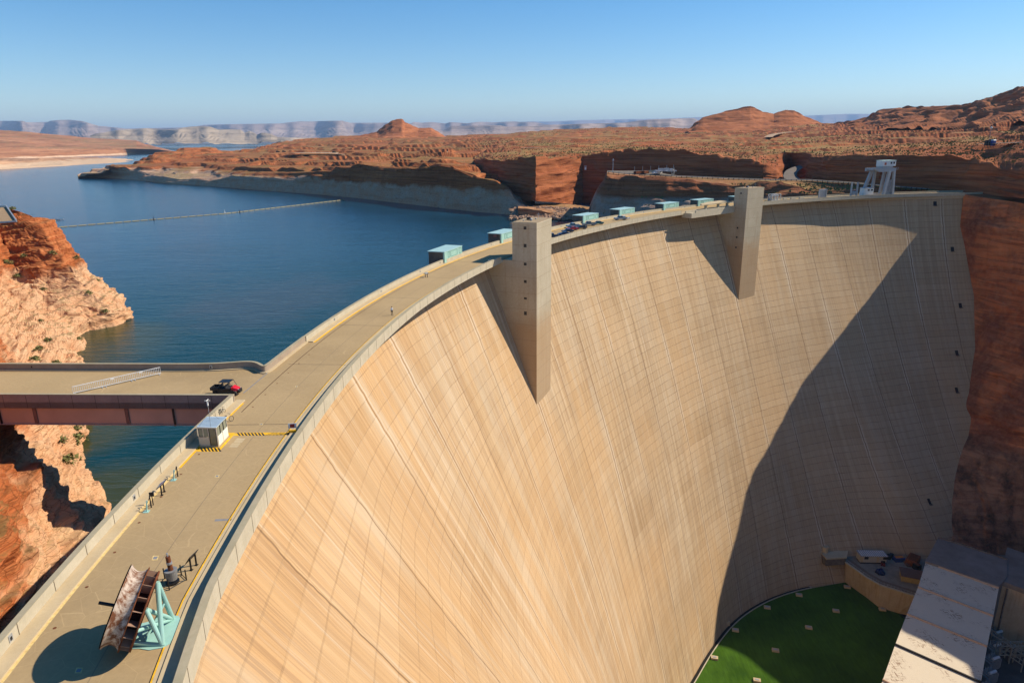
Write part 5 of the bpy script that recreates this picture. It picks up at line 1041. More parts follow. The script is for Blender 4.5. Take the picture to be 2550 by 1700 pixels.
for x0,x1 in ((-12.6,-11.0),(7.0,8.6)):
    for z in (0.1,0.8,1.5): b.beam((x0,-3.5,Ht-.8+z),(x1,-3.5,Ht-.8+z),0.12)
    for x in (x0,x1): b.beam((x,-3.5,Ht-.8),(x,-3.5,Ht+.8),0.12)
b.build('walkway_rail',M_STEEL,t,local=True)
b=MB(); b.box((0.5,-0.5,Ht+1.2),(8.5,5.0,1.0)); b.build('trolley',MGL,t,local=True)
b=MB(); b.box((1.0,-0.8,Ht+3.3),(10.2,5.6,3.4)); hs_=b.build('machine_house',M_WHITE,t,local=True)
b=MB(); b.box((1.0,-0.8,Ht+5.1),(10.6,6.0,0.25)); b.build('house_roof',simple('pale_green_roof',(.55,.72,.64),.5),hs_,local=True)
for x in (2.4,4.6): b=MB(); b.box((x,-3.63,Ht+3.6),(1.2,.08,1.2)); b.build('window',M_WIN,hs_,local=True)
b=MB(); b.box((-2.2,-3.63,Ht+3.1),(1.5,.06,1.5)); b.build('orange_emblem',simple('faded_orange',(.55,.13,.05),.6),hs_,local=True)
b=MB(); b.add([(.2,-3.3,.8),(6.2,-3.3,.8),(6.2,-3.3,10.2),(2.1,-3.3,10.2)],[(0,1,2,3)]); b.build('side_panel',simple('weathered_grey_panel',(.30,.29,.28),.7,var=.2,sc=.4),t,local=True)
b=MB(); b.tube((3.0,.6,.9),(3.0,.2,.9),.8,12); b.build('hose_reel',M_DKMET,t,local=True)
b=MB(); b.box((-9.7,4.5,.6),(2.4,1.6,1.2)); b.box((2.7,-4.0,.55),(9.4,1.5,1.1)); b.box((1,4.5,.55),(9,1.4,1.1)); b.build('bogie',MGL,t,local=True)
b=MB(); b.tube((-2.0,-.5,Ht-1.5),(-2.0,-.5,Ht-5.0),.12,6); b.box((-2.0,-.5,Ht-5.5),(1.3,.9,1.9)); b.box((-1.2,-.3,Ht-3.2),(1.0,.6,1.4)); b.build('hook_block',M_RUST,t,local=True)
t.scale=(.87,.87,.87)
qq=pol(rD(108.5)+7.5,108.5); t=root('operator_cabin','white cabin with dark windows between the legs of the gantry crane','cabin',tuple(qq),R(gA-90))
b=MB(); b.box((0,0,2.5),(6.4,3.4,3.6)); b.box((-2.8,.0,1.2),(2.0,2.6,1.8)); b.build('body',M_WHITE,t,local=True); b=MB(); b.box((0,0,4.4),(6.8,3.8,.2)); b.build('roof',M_STEEL,t,local=True)
for x in (-.3,2.0): b=MB(); b.box((x,-1.72,3.3),(1.3,.06,.9)); b.build('window',M_WIN,t,local=True)
qq=pol(rD(110.4)+5,110.4); t=root('stop_log_rack','pair of grey upright posts with a frame left of the gantry crane','rack',tuple(qq),R(gA-90))
for x in (-2.2,1.8): b=MB(); b.box((x,0,4.0),(.7,.7,8.0)); b.build('post',MG,t,local=True)
b=MB()
for z in (1.0,3.6): b.beam((-2.2,0,z),(1.8,0,z),.3)
b.box((1.0,1.0,2.0),(3.4,1.8,1.4)); b.build('frame',MG,t,local=True)
qq=pol(rD(119.8)+8.3,119.8); t=root('steel_frame_stand','pale steel frame stand with four openings right of the farther tower','frame',tuple(qq),R(119-90))
b=MB()
for x in (-3.2,-1.0,1.2,3.4):
    for y in (-1.2,1.2): b.beam((x,y,0),(x,y,3.4),.3)
for z in (.3,3.4):
    for y in (-1.2,1.2): b.beam((-3.2,y,z),(3.4,y,z),.3)
b.build('frame',MGL,t,local=True); b=MB(); b.box((0,0,2.5),(5.6,1.6,.5)); b.box((-3.9,0,1.4),(.8,.8,2.4)); b.build('rack',M_GREYP,t,local=True)
qq=pol(rD(113.6)+8.8,113.6); t=root('notice_board','grey louvred board standing on the crest left of the gantry crane','board',tuple(qq),R(113-90))
b=MB(); b.box((0,0,2.3),(5.4,.5,4.6)); fb=b.build('board',MG,t,local=True)
for z in np.arange(.9,4.2,.45): b=MB(); b.box((0,-.28,z),(3.6,.06,.12)); b.build('louvre',M_GREYP,fb,local=True)
b=MB(); b.box((2.4,-.3,2.3),(.3,.9,4.6)); b.build('end_post',MG,t,local=True)
for i,(a,w) in enumerate(((118.2,1.6),(117.2,1.8),(116.1,1.8),(108.0,2.2))):
    qq=pol(rU(a)-2.2,a); t=root('concrete_block',['low pale concrete block just right of the steel frame stand','low concrete block second from the steel frame stand','low concrete block left of the louvred board','low concrete block beside the pair of grey posts'][i],'block',tuple(qq),R(a-90),'concrete blocks on the far crest')
    b=MB(); b.box((0,0,.45),(w*2,.7,.9),0,0,.9); b.build('block',M_CONC,t,local=True)
# bike rack like rail by the tower
qq=pol(rD(160.6)+1.6,160.6); t=root('steel_railing','small looped steel railing beside the nearer elevator tower','railing',tuple(qq),R(72)); b=MB()
for i in range(5):
    for z in (0.0,): b.tube((i*.8-2,0,0),(i*.8-2,0,1.0),.03,5); b.tube((i*.8-1.6,0,0),(i*.8-1.6,0,1.0),.03,5)
b.build('uprights',M_STEEL,t,local=True); b=MB(); b.tube((-2,0,1.0),(1.7,0,1.0),.03,5); b.tube((-2,0,.5),(1.7,0,.5),.025,5); b.build('rails',M_STEEL,t,local=True)
# small openings in the face near the right abutment
for (u,v) in ((2371,620),(2391,760),(2382,878),(2381,970),(2313,1247),(2328,507)):
    h_=hit(u,v); a=ang(h_); s_=-h_[2]; r_=float(rface(a,s_))-0.12; dth=0.18; b=MB()
    c4=[(a+dth,s_-1.2),(a-dth,s_-1.2),(a-dth,s_+1.2),(a+dth,s_+1.2)]
    b.add([pol(float(rface(q_[0],q_[1]))-0.12,q_[0],-q_[1]) for q_ in c4],[(0,1,2,3)]); o_=b.build('gallery_opening',M_WIN,dam)
    b=MB(); e0=pol(float(rface(a,s_+1.3))-0.5,a+dth*1.2,-s_-1.3); e1=pol(float(rface(a,s_+1.3))-0.5,a-dth*1.2,-s_-1.3); b.beam(e0,e1,.9,.12); b.build('ledge',M_DARKC,o_)
# ================================================================== RESERVOIR BOOM
F0=at(146,566.5,WZ); F1=at(560,532.5,WZ); F2=at(858,498,WZ); fl=[]
pts=[F0,F1,F2]; tot=[np.linalg.norm(F1-F0),np.linalg.norm(F2-F1)]; n=44; M_FLOAT=simple('boom_float',(.34,.29,.17),.7,var=.15)
first=None
for i in range(n):
    d=(i+.5)/n*sum(tot); p=(F0+(F1-F0)*d/tot[0]) if d<tot[0] else F1+(F2-F1)*(d-tot[0])/tot[1]; dr=(F1-F0) if d<tot[0] else (F2-F1); rz=math.atan2(dr[1],dr[0]); L_1=sum(tot)/n*.86
    if first is None:
        b=MB(); b.tube((-L_1/2,0,.15),(L_1/2,0,.15),.42,8); b.box((0,0,.5),(L_1,.35,.12)); first=b.build('boom_float',M_FLOAT,None); o=first
    else: o=first.copy(); link(o)
    o.location=(p[0],p[1],WZ); o.rotation_euler=(0,0,rz); tag(o,'tan log float in the long boom line crossing the reservoir','float','boom floats across the reservoir')
for i,(u,v) in enumerate(((383,547.5),(560,531.3),(597,529))):
    p=at(u,v,WZ); t=root('boom_buoy',['small marker buoy at the left part of the boom line','white marker buoy in the middle of the boom line','marker buoy right of the white one on the boom line'][i],'buoy',tuple(p),0,'marker buoys'); b=MB(); b.tube((0,0,0),(0,0,1.6),.5,8,.3); b.tube((0,0,1.6),(0,0,3.0),.12,5); b.build('body',M_WHITE if i==1 else M_DKMET,t,local=True)
# marina far off: houseboats in a row
b=MB(); b.box((0,0,1.6),(16,5,2.4)); b.box((-1,0,3.6),(11,4.2,1.6)); hb=None; rn=random.Random(3)
for i in range(30):
    u=455+i*5.6+rn.uniform(-1.5,1.5); v=360.6+rn.uniform(-.4,.9)+ (1.2 if i%3==0 else 0); p=at(u,v,WZ)
    if hb is None: hb=b.build('houseboat',simple('houseboat_white',(.72,.74,.76),.5),None); o=hb
    else: o=hb.copy(); link(o)
    o.location=tuple(p); o.rotation_euler=(0,0,rn.uniform(-.4,.4)); sc_=rn.uniform(.8,1.6); o.scale=(sc_,sc_,sc_); tag(o,'tiny white houseboat moored in the crowded marina far up the lake','boat','houseboats in the distant marina')
p=at(337,393,WZ); t=root('motor_boat','lone small boat leaving a wake beyond the cream rock spit','boat',tuple(p),.3); b=MB(); b.box((0,0,.8),(9,3,1.4)); b.build('hull',M_WHITE,t,local=True); b=MB(); b.box((-.5,0,1.9),(3.5,2.2,1.2)); b.build('cabin',M_GREYP,t,local=True)
# ================================================================== LAWN, YARD, POWER PLANT
LZ=-183.0
Lp=lambda x,y:(1740+x/2.9037,1300+y/2.9037)
k=NB('lawn_grass',.95); P_=k.pos().outputs['Position']; a=k.noise(P_,.05,4,.6); c=k.noise(k.mapn(P_,(.9,.12,1)),1.0,4,.7)
k.l(k.mix(k.ramp(k.math('ADD',k.math('MULTIPLY',a,.6),k.math('MULTIPLY',c,.4)),[(.35,0.0),(.65,1.0)]),(.024,.062,.004),(.066,.145,.012)),k.b.inputs['Base Color']); M_GRASS=k.m
edge=[]
for a in np.linspace(164,127.0,90): edge.append(pol(float(rface(a,-LZ))-1.7,a)[:2])
wl_=[at(*Lp(1058,432),LZ)[:2],at(*Lp(1210,540),LZ)[:2],at(*Lp(1300,612),LZ)[:2],at(*Lp(1440,655),LZ)[:2]]
lw=[p for p in edge if True]; lw=[p for p in lw if ang(p)>ang(wl_[0])+0.3]
b=MB(); poly=lw+wl_+[at(*Lp(1500,700),LZ)[:2],at(2330,1800,LZ)[:2],at(2200,2600,LZ)[:2],np.array([60,90])]
b.sheet(poly,LZ); o=b.build('lawn',M_GRASS,None); tag(o,kind='stuff')
# drain channel along the toe
b=MB(); inn=[pol(float(rface(a,-LZ))-1.7,a)[:2] for a in np.linspace(164,127,90)]; out_=[pol(float(rface(a,-LZ))+1,a)[:2] for a in np.linspace(164,127,90)]
b.add([(p[0],p[1],LZ+.02) for p in inn]+[(p[0],p[1],LZ+.02) for p in out_],[(i,i+1,90+i+1,90+i) for i in range(89)]); o=b.build('toe_drain',simple('drain_black',(.02,.018,.015),.9),None); tag(o,kind='structure')  # flat near-black strip between lawn and dam face
wall([tuple(p) for p in inn],LZ+.35,.35,'toe_kerb',M_CONC,None,z0=LZ,cap=False); tag(bpy.data.objects['toe_kerb'],kind='structure')
vb=[(240,625),(495,618),(725,528),(1073,470),(992,643),(265,782),(795,764),(1327,632),(555,928),(114,983),(421,1146),(183,738)]
for i,(x,y) in enumerate(vb):
    p=at(*Lp(x,y),LZ)
    if i in (0,): continue
    if i==11: t=root('concrete_box','pale concrete box at the edge of the lawn against the dam toe','box',tuple(p),R(20)); s_=(4.2,3.2,2.2)
    else: t=root('vent_box','small pale concrete vent box set in the lawn','vent',tuple(p),R(-15),'vent boxes on the lawn'); s_=(3.0,1.9,.8)
    b=MB(); b.box((0,0,s_[2]/2),s_,0,0,.96); b.build('body',M_WALK,t,local=True); b=MB(); b.box((0,0,s_[2]+.05),(s_[0]*.5,s_[1]*.4,.12)); b.build('hatch',M_GREYP,t,local=True)
# retaining wall and yard
YZ=-171.5
wt=[at(*Lp(1062,288),YZ)[:2],at(*Lp(1210,395),YZ)[:2],at(*Lp(1310,452),YZ)[:2],at(*Lp(1460,500),YZ)[:2],at(*Lp(1600,545),YZ)[:2]]
M_RET=concrete('retaining_wall_concrete',(.44,.34,.22),(.52,.41,.27),.3,(.28,.16,.08),.6,1.5,vert=True)
t=root('retaining_wall','stained retaining wall with walkway rail curving round the lawn corner','wall',(float(wl_[0][0]),float(wl_[0][1]),LZ),0)
b=MB(); N_=4; wl4=wl_[:4]; wt4=wt[:4]; b.add([(p[0],p[1],LZ) for p in wl4]+[(wt5[0],wt5[1],YZ) for wt5 in wt4]+[at(*Lp(1600,690),LZ)]+[(wt[4][0],wt[4][1],YZ)],[(0,1,5,4),(1,2,6,5),(2,3,7,6),(3,8,9,7)]); b.build('wall_face',M_RET,t)
b=MB(); 
for p,q in zip(wt[:-1],wt[1:]): b.beam((p[0],p[1],YZ+.1),(q[0],q[1],YZ+.1),1.0,.5)
b.build('wall_top',M_CONC,t)
b=MB()
for p,q in zip(wt[:-1],wt[1:]):
    p=p+np.array([.8,.8]); q=q+np.array([.8,.8])
    for z in (1.0,.55): b.beam((p[0],p[1],YZ+z),(q[0],q[1],YZ+z),.09)
    for k_ in range(6): r_=p+(q-p)*k_/6; b.beam((r_[0],r_[1],YZ),(r_[0],r_[1],YZ+1.05),.09)
b.build('handrail',M_STEEL,t)
# yard floor, fits behind the wall up to the dam
yp=[wt[0],wt[1],wt[2],wt[3],wt[4],at(*Lp(1720,480),YZ)[:2],np.array([262,300]),np.array([262,340]),pol(rface(124,170)+6,124)[:2]*0+np.array([150,335])]
b=MB(); b.sheet([tuple(p) for p in (wt[0],wt[1],wt[2],wt[3],wt[4],at(*Lp(1760,500),YZ)[:2],(275,290),(275,370),(150,350))],YZ-.02); o=b.build('yard',simple('yard_concrete',(.26,.22,.17),.9,var=.2,sc=.3),None); tag(o,kind='structure')
b=MB(); wk=[p+np.array([3.2,3.2]) for p in wt]; b.add([(p[0],p[1],YZ+.03) for p in wt]+[(p[0],p[1],YZ+.03) for p in wk],[(i,i+1,len(wt)+i+1,len(wt)+i) for i in range(len(wt)-1)]); b.build('walkway',simple('walkway_brown',(.20,.14,.10),.9),t)
h0=at(*Lp(890,225),YZ+3); t=root('outlet_canopy','angular flat concrete ledge with a small round vent at the corner of the lawn','canopy',tuple(h0),0)
b=MB(); pc=[at(*Lp(*q_),YZ+3)[:2] for q_ in ((888,222),(925,262),(1072,252),(1080,205),(920,205))]; b.prism([tuple(q_) for q_ in pc],YZ+2.3,YZ+3.0); b.build('slab',M_WALK,t)
b=MB(); pc=[q_*.985+np.array([150,330])*.015 for q_ in pc]; b.prism([tuple(q_) for q_ in pc],YZ-1.5,YZ+2.3); b.build('slot',M_DARKC,t)
p=at(*Lp(912,210),YZ+3); b=MB(); b.tube((p[0],p[1],YZ+3),(p[0],p[1],YZ+6),1.6,14); b.build('round_vent',M_WALK,t)
# trailer
p0=at(*Lp(1165,297),YZ); p1=at(*Lp(1355,300),YZ); dv_=p1-p0; Lt=np.linalg.norm(dv_); rz=math.atan2(dv_[1],dv_[0]); t=root('office_trailer','long pale office trailer with a ribbed roof beneath the dam','trailer',tuple(p0),rz)
b=MB(); b.box((Lt/2,2.2,2.5),(Lt,4.4,3.6)); b.build('body',simple('trailer_cream',(.46,.41,.32),.6),t,local=True); b=MB(); b.box((Lt/2,2.2,4.4),(Lt+.6,5.2,.2)); rf=b.build('roof',M_GREYP,t,local=True)
b=MB()
for k_ in range(13): b.box((.6+k_*(Lt-1.2)/12,2.2,4.54),(.32,5.2,.08))
b.build('roof_ribs',M_WHITE,rf,local=True)
for x in (.22,.93): b=MB(); b.box((Lt*x,-.03,3.2),(2.0,.08,1.4)); b.build('window',M_WIN,t,local=True)
for x in (.06,.66): b=MB(); b.box((Lt*x,-.03,2.2),(1.1,.08,2.8)); b.build('door',M_WALK,t,local=True)
b=MB(); b.box((Lt/2,2.2,.35),(Lt*.96,4.0,.7)); b.build('skirting',M_DKMET,t,local=True)
# shed and clutter
p=at(*Lp(1465,425),YZ); t=root('storage_shed','low brown roofed shed with yellow wall beside the white roof','shed',tuple(p),R(-22)); b=MB(); b.box((8,3.5,1.5),(16,7,3.0)); b.build('body',simple('shed_yellow',(.42,.31,.13),.7),t,local=True); b=MB(); b.box((8,3.5,3.1),(17,8,.25)); b.build('roof',simple('shed_roof',(.16,.10,.08),.8),t,local=True)
cl=[(1310,365,'blue tarpaulin covered heap in the middle of the yard',(.02,.03,.09),(4,3,2.2)),(1445,275,'blue equipment crate with orange top behind the yard',(.03,.06,.2),(5,3,2)),(1385,258,'dark round tanks beside the trailer end',(.05,.05,.05),(3,3,2.2)),(1545,290,'rust coloured container near the white roof',(.22,.07,.03),(8,5,3)),(1330,300,'dark red small vehicle parked before the trailer',(.12,.02,.02),(4.4,2,1.4)),(1500,300,'low pile of brown timber and scrap',(.18,.09,.05),(5,3,1.2)),(1575,335,'black machine near the corner of the white roof',(.02,.02,.02),(3,3,2.5))]
for i,(x,y,lb,c_,d_) in enumerate(cl):
    p=at(*Lp(x,y),YZ); t=root(['tarp_heap','equipment_crate','tank_pair','rusty_container','small_vehicle','timber_pile','machine'][i],lb,['heap','crate','tank','container','vehicle','pile','machine'][i],tuple(p),R(-15+i*20)); m_=simple('yard_item_%d'%i,c_,.7,var=.3)
    b=MB()
    if i in (0,): b.ball((0,0,.3),2.2,.9,10,0,.35)
    elif i==2: b.tube((-1.3,0,0),(-1.3,0,2.2),1.1,12); b.tube((1.3,.5,0),(1.3,.5,1.8),1.0,12)
    elif i==5: [b.beam((-2.5,yy,zz),(2.5,yy+.2,zz),.35) for yy,zz in ((-1,.2),(-.5,.2),(0,.2),(.5,.2),(-.7,.55),(-.1,.55),(.3,.9))]
    else: b.box((0,0,d_[2]/2),d_,0,0,.93)
    b.build('body',m_,t,local=True); b=MB()
    if i in (1,3,6): b.box((0,0,d_[2]+.1),(d_[0]*.8,d_[1]*.6,.25)); b.build('lid',simple('faded_orange_lid',(.5,.2,.05),.7) if i==1 else M_RUST,t,local=True)
    if i==4: b.box((-.2,0,1.55),(2.0,1.7,.5)); b.build('cab',M_GLASS,t,local=True); [MB().tube((sx,sy,.35),(sx,sy+.1,.35),.35,10).build('wheel',M_TYRE,t,local=True) for sx in (-1.4,1.4) for sy in (-1,.9)]
# power plant
RZ_=-150.0
k=NB('rusty_white_roof',.8); P_=k.pos().outputs['Position']; n1=k.noise(k.mapn(P_,(.10,.10,1)),1.0,3,.5); n2=k.noise(k.mapn(P_,(.35,2.4,1)),1.0,4,.7); n3=k.noise(k.mapn(P_,(2.6,.3,1),(8,2,0)),1.0,4,.7)
mk_=k.math('MULTIPLY',k.ramp(n1,[(.50,0.0),(.58,1.0)]),k.ramp(k.math('MAXIMUM',n2,n3),[(.575,0.0),(.61,1.0)]))
k.l(k.mix(mk_,k.mix(k.noise(P_,.6,5,.6),(.58,.49,.36),(.64,.55,.42)),(.17,.08,.045)),k.b.inputs['Base Color']); M_WR=k.m
t=root('power_plant','long power plant building with rust stained white roof panels at the foot of the dam','building',(180,250,RZ_),0)
lft=[(2304.8,1399.9),(2285.9,1461.9),(2258,1529),(2229,1604.8),(2198,1692.6),(2160,1800),(2115,1930),(2060,2090)]
rgt=[(2487,1465),(2473.6,1534),(2458,1610),(2442.5,1699.5),(2422,1815),(2398,1950),(2368,2110),(2330,2310)]
LL=[at(u,v,RZ_)[:2] for u,v in lft]; RR=[at(u,v,RZ_)[:2] for u,v in rgt]
for i in range(7):
    b=MB(); b.add([(*LL[i],RZ_),(*RR[i],RZ_),(*RR[i+1],RZ_),(*LL[i+1],RZ_)],[(3,2,1,0)]); pn=b.build('roof_panel',M_WR,t)
    b=MB(); b.beam((*LL[i],RZ_+.35),(*RR[i],RZ_+.35),.55,.7); b.build('roof_rib',simple('rib_pale',(.50,.36,.26),.7) if i!=3 else M_DKMET,pn)
b=MB(); po=[tuple(p) for p in LL]+[tuple(p) for p in RR[::-1]]; b.prism(po,-188,RZ_-.05); b.build('walls',M_CONC,t)
bk=[at(u,v,RZ_+1.0)[:2] for u,v in ((2336,1338),(2508,1393),(2508.5,1433),(2488,1459),(2305,1396))]
M_GR=concrete('grey_stained_roof',(.16,.13,.11),(.22,.185,.155),.12,(.30,.28,.26),.5,.5)
t=root('rear_plant_block','darker grey roofed plant building between the white roof and the cliff','building',(float(bk[0][0]),float(bk[0][1]),RZ_),0)
b=MB(); b.prism([tuple(p) for p in bk],-188,RZ_+1.0); b.build('block',M_GR,t)
b=MB(); cor=bk[0]; b.beam((*bk[0],RZ_+1.3),(*bk[1],RZ_+1.3),.5,.6); b.build('parapet',M_DARKC,t)
b2=[at(u,v,RZ_+.6)[:2] for u,v in ((2509,1362),(2700,1430),(2720,1530),(2489,1443))]
t=root('side_plant_block','grey roofed building at the right edge with a tall concrete wall','building',(float(b2[0][0]),float(b2[0][1]),RZ_),0)
b=MB(); b.prism([tuple(p) for p in b2],-188,RZ_-1.5); b.build('walls',M_RET,t); b=MB(); b.prism([tuple(p+(p-np.mean(b2,0))*.01) for p in b2],RZ_-1.5,RZ_+.6); b.build('roof',M_GR,t)
b=MB(); p=at(2519,1457,RZ_-3); b.box((p[0],p[1]-1.0,RZ_-3.2),(3.4,.5,1.4),R(-17)); b.build('vent',M_WIN,t)
for f in (.1,.55): p=b2[3]+(b2[2]-b2[3])*f; b=MB(); b.beam((p[0],p[1]-.3,RZ_-2),(p[0],p[1]-.3,-184),.5,.5); b.build('downpipe',M_DARKC,t)
# transformer deck to the right of the roof
EZ=-178.0
b=MB(); b.sheet([tuple(at(u,v,EZ)[:2]) for u,v in ((2440,1500),(2800,1560),(2900,2300),(2250,2300))],EZ); o=b.build('transformer_deck',simple('dark_deck',(.10,.085,.075),.9,var=.25,sc=.2),None); tag(o,kind='structure')
rn=random.Random(9); 
for i,(u,v) in enumerate(((2482,1548),(2478,1580),(2474,1612),(2470,1645),(2462,1680),(2456,1715))):
    p=at(u,v,EZ+3); t=root('transformer','grey power transformer with bushings in the row beside the white roof','transformer',(float(p[0]),float(p[1]),EZ),R(20),'transformers beside the power plant')
    b=MB(); b.box((0,0,2.4),(5.4,3.6,4.8)); b.build('tank',simple('transformer_grey',(.26,.25,.23),.6,var=.15),t,local=True)
    for x in (-3.0,3.0): b=MB(); [b.box((x,y,2.2),(.7,.25,3.4)) for y in np.arange(-1.5,1.6,.5)]; b.box((x,0,3.95),(.5,3.4,.2)); b.box((x,0,.45),(.5,3.4,.2)); b.build('radiator',M_GREYP,t,local=True)
    for x in (-1.6,0,1.6): b=MB(); b.tube((x,.4,4.8),(x,.9,6.9),.22,8,.1); b.build('bushing',M_STEEL,t,local=True)
    b=MB(); b.tube((-1.8,-1.2,5.5),(1.8,-1.2,5.5),.55,10); b.build('conservator',M_WHITE,t,local=True)
for i,(u,v,L_2) in enumerate(((2502,1540,16),(2494,1600,20),(2540,1612,18))):
    p=at(u,v,EZ+6); t=root('steel_gantry',['pale steel lattice frame at the head of the transformer row','pale steel frame alongside the transformers','cross braced steel frame at the right edge of the transformer deck'][i],'frame',(float(p[0]),float(p[1]),EZ),R(-70 if i<2 else 0),'lattice frames on the transformer deck')
    b=MB()
    for y in (-1.2,1.2):
        for z in (3.5,8.0): b.beam((-L_2/2,y,z),(L_2/2,y,z),.3)
        for k_ in range(5): x=-L_2/2+k_*L_2/4; b.beam((x,y,0),(x,y,8.0),.3)
        for k_ in range(4): x=-L_2/2+k_*L_2/4; b.beam((x,y,3.5),(x+L_2/4,y,8.0),.16)
    for k_ in range(5): x=-L_2/2+k_*L_2/4; b.beam((x,-1.2,8),(x,1.2,8),.25)
    b.build('lattice',simple('frame_cream',(.42,.37,.28),.6),t,local=True); b=MB(); [b.tube((x,0,8),(x,0,9.3),.18,6) for x in (-L_2/4,0,L_2/4)]; b.build('insulators',M_STEEL,t,local=True)
# ================================================================== PROMONTORY ROADS, PARKING, PLATEAU DETAILS
M_ASPH=simple('dusty_asphalt',(.17,.145,.12),.9,var=.12,sc=.2)
def ribbon(name,up_,lo_,Yl,dz,mat,par=None,n=60):
    us_=np.linspace(max(up_[0][0],lo_[0][0]),min(up_[-1][0],lo_[-1][0]),n); P=np.zeros((2,n,3))
    for i,u in enumerate(us_):
        P[0,i]=atY(u,interp(lo_,[u])[0],interp(Yl,[u])[0]-.5); P[1,i]=atY(u,interp(up_,[u])[0],interp(Yl,[u])[0]+9.0)
    P[...,2]+=dz; return gridmesh(name,P,mat,par,smooth=False)
rl=[(1512,430.8),(1560,436),(1620,439),(1676,441.5),(1800,446.5),(1900,450.5),(2013,451.5),(2118,458.5),(2237,468.3),(2314,474.3)]
ru=[(1512,426.8),(1560,427),(1600,426.5),(1640,431),(1665,436),(1690,439),(1800,443.5),(1900,447.5),(2013,448.3),(2118,455),(2237,465),(2314,471.5)]
o=ribbon('access_road',ru,rl,PYr,.5,M_ASPH); tag(o,kind='structure')
# guard rail on the road edge: one thing
t=root('guard_rail','long low guard rail with posts along the road above the rock promontory','guard rail',(0,0,0)) 
b=MB(); prev=None
for u in np.arange(1515,2310,13.0):
    p=atY(u,interp(rl,[u])[0]+.4,interp(PYr,[u])[0]-1.0); 
    if prev is not None: b.beam(prev+np.array([0,0,1.0]),p+np.array([0,0,1.0]),.12,.30)
    MB().beam(p-np.array([0,0,1]),p+np.array([0,0,1.25]),.28).build('post',M_DKMET,t); prev=p
b.build('rail',simple('dull_rail',(.25,.22,.19),.7),t)
p=atY(1526,428,503); t=root('lamp_post','tall pale lamp post at the left end of the rock promontory','lamp post',tuple(p)); b=MB(); b.tube((0,0,-1),(0,0,8.0),.22,8,.14); b.build('pole',M_STEEL,t,local=True); b=MB(); b.box((0,0,8.0),(1.6,.5,.4)); b.tube((0,0,7.6),(0,0,9.2),.25,6); b.build('lamp_head',M_STEEL,t,local=True)
for i,(u,v,c_,L_3) in enumerate(((1648,429.5,M_WHITE,9),(1662,429,M_STEEL,8),(1672,430,M_GREYP,7),(1636,434,M_WHITE,8),(1590,433.5,M_RUST,8),(1607,432.5,M_RUST,7))):
    p=atY(u,v,502+i*.3); t=root('parked_trailer' if i<4 else 'scrap_slab',['white boat trailer on the parking place, tallest of the group','silver boat trailer right of the white one','grey trailer at the right tip of the parking place','flat white trailer at the front edge of the parking place','left rusty slab lying at the back of the parking place','right rusty slab at the back of the parking place'][i],'trailer' if i<4 else 'slab',tuple(p),R(10*i)); b=MB()
    b.box((0,0,1.2),(L_3,2.4,.9 if i<4 else 1.6)); b.build('body',c_,t,local=True)
    if i<4: b=MB(); b.box((-.8,0,2.2),(L_3*.4,2.0,1.3)); b.build('cabin',M_STEEL,t,local=True); b=MB(); [b.tube((x,sy,.4),(x,sy+.2,.4),.45,10) for x in (-1,1) for sy in (-1.2,1.0)]; b.build('wheels',M_TYRE,t,local=True)
t=root('lot_wall','low pale wall with short lamp posts round the parking place','wall',tuple(atY(1600,430,504))); b=MB(); prev=None
for u,v in ((1580,427.5),(1600,427),(1620,426.5),(1640,425.5),(1660,424),(1677,423),(1679,431),(1672,436)):
    p=atY(u,v,505 if v<430 else 501); 
    if prev is not None: b.beam(prev,p,.4,1.2)
    prev=p; MB().tube(p,p+np.array([0,0,3.6]),.12,5).build('post',M_STEEL,t)
b.build('wall',M_CONC,t)
# curving road in the cut
P=np.zeros((24,8,3))
cl_=[(1996,1956,449.5),(1990,1953,444),(1983,1950,438),(1984,1953,430),(1990,1958,424),(2000,1970,418),(2010,1985,413),(2018,2000,409)]
ur=np.linspace(0,7,24)
for i,f in enumerate(ur):
    k_=min(int(f),6); g_=f-k_; a=[cl_[k_][j]*(1-g_)+cl_[k_+1][j]*g_ for j in range(3)]
    for j in range(8): P[i,j]=atY(a[1]+(a[0]-a[1])*j/7+ (6 if i>10 else 0)*0,a[2],520+i*4.2)
o=gridmesh('side_road',P,M_ASPH,None,smooth=False,flip=True); tag(o,kind='structure')
# plateau tracks
def track(name,pts,w,mat,lift=1.0):
    P=np.zeros((2,len(pts),3))
    for i,(u,v,Y) in enumerate(pts): p=atY(u,v,Y); P[0,i]=p+np.array([0,-w/2,lift]); P[1,i]=p+np.array([0,w/2,lift])
    o=gridmesh(name,P,mat,None,smooth=False); tag(o,kind='structure')
M_DIRT=simple('pale_dirt',(.42,.29,.19),.95,var=.12,sc=.05)
track('dirt_track',[(1912,347,1010),(1918,343,1070),(1928,339,1130),(1945,336,1200),(1975,332.5,1300)],34,M_DIRT,3)
track('dirt_lot',[(735,387,1150),(780,386.5,1150),(830,387,1150),(880,392,1100)],60,M_DIRT,4)
track('dirt_track',[(1105,392,905),(1115,386,960),(1125,380,1030),(1140,376,1100)],40,M_DIRT,4)
track('dirt_track',[(1298,374,900),(1340,374,900),(1400,375.5,880)],30,M_DIRT,3)
track('paved_track',[(2440,366,462),(2480,364.5,455),(2520,363.5,448),(2560,362,440)],12,M_ASPH,2)
p=atY(2472,363,456); t=root('portable_toilet','small blue portable toilet on the plateau at the right edge','toilet',tuple(p),.2); b=MB(); b.box((0,0,1.6),(2.0,2.0,3.4)); b.build('cabin',simple('toilet_blue',(.02,.06,.28),.5),t,local=True); b=MB(); b.box((0,0,3.5),(2.3,2.3,.5),0,0,.7); b.build('roof',M_WHITE,t,local=True)
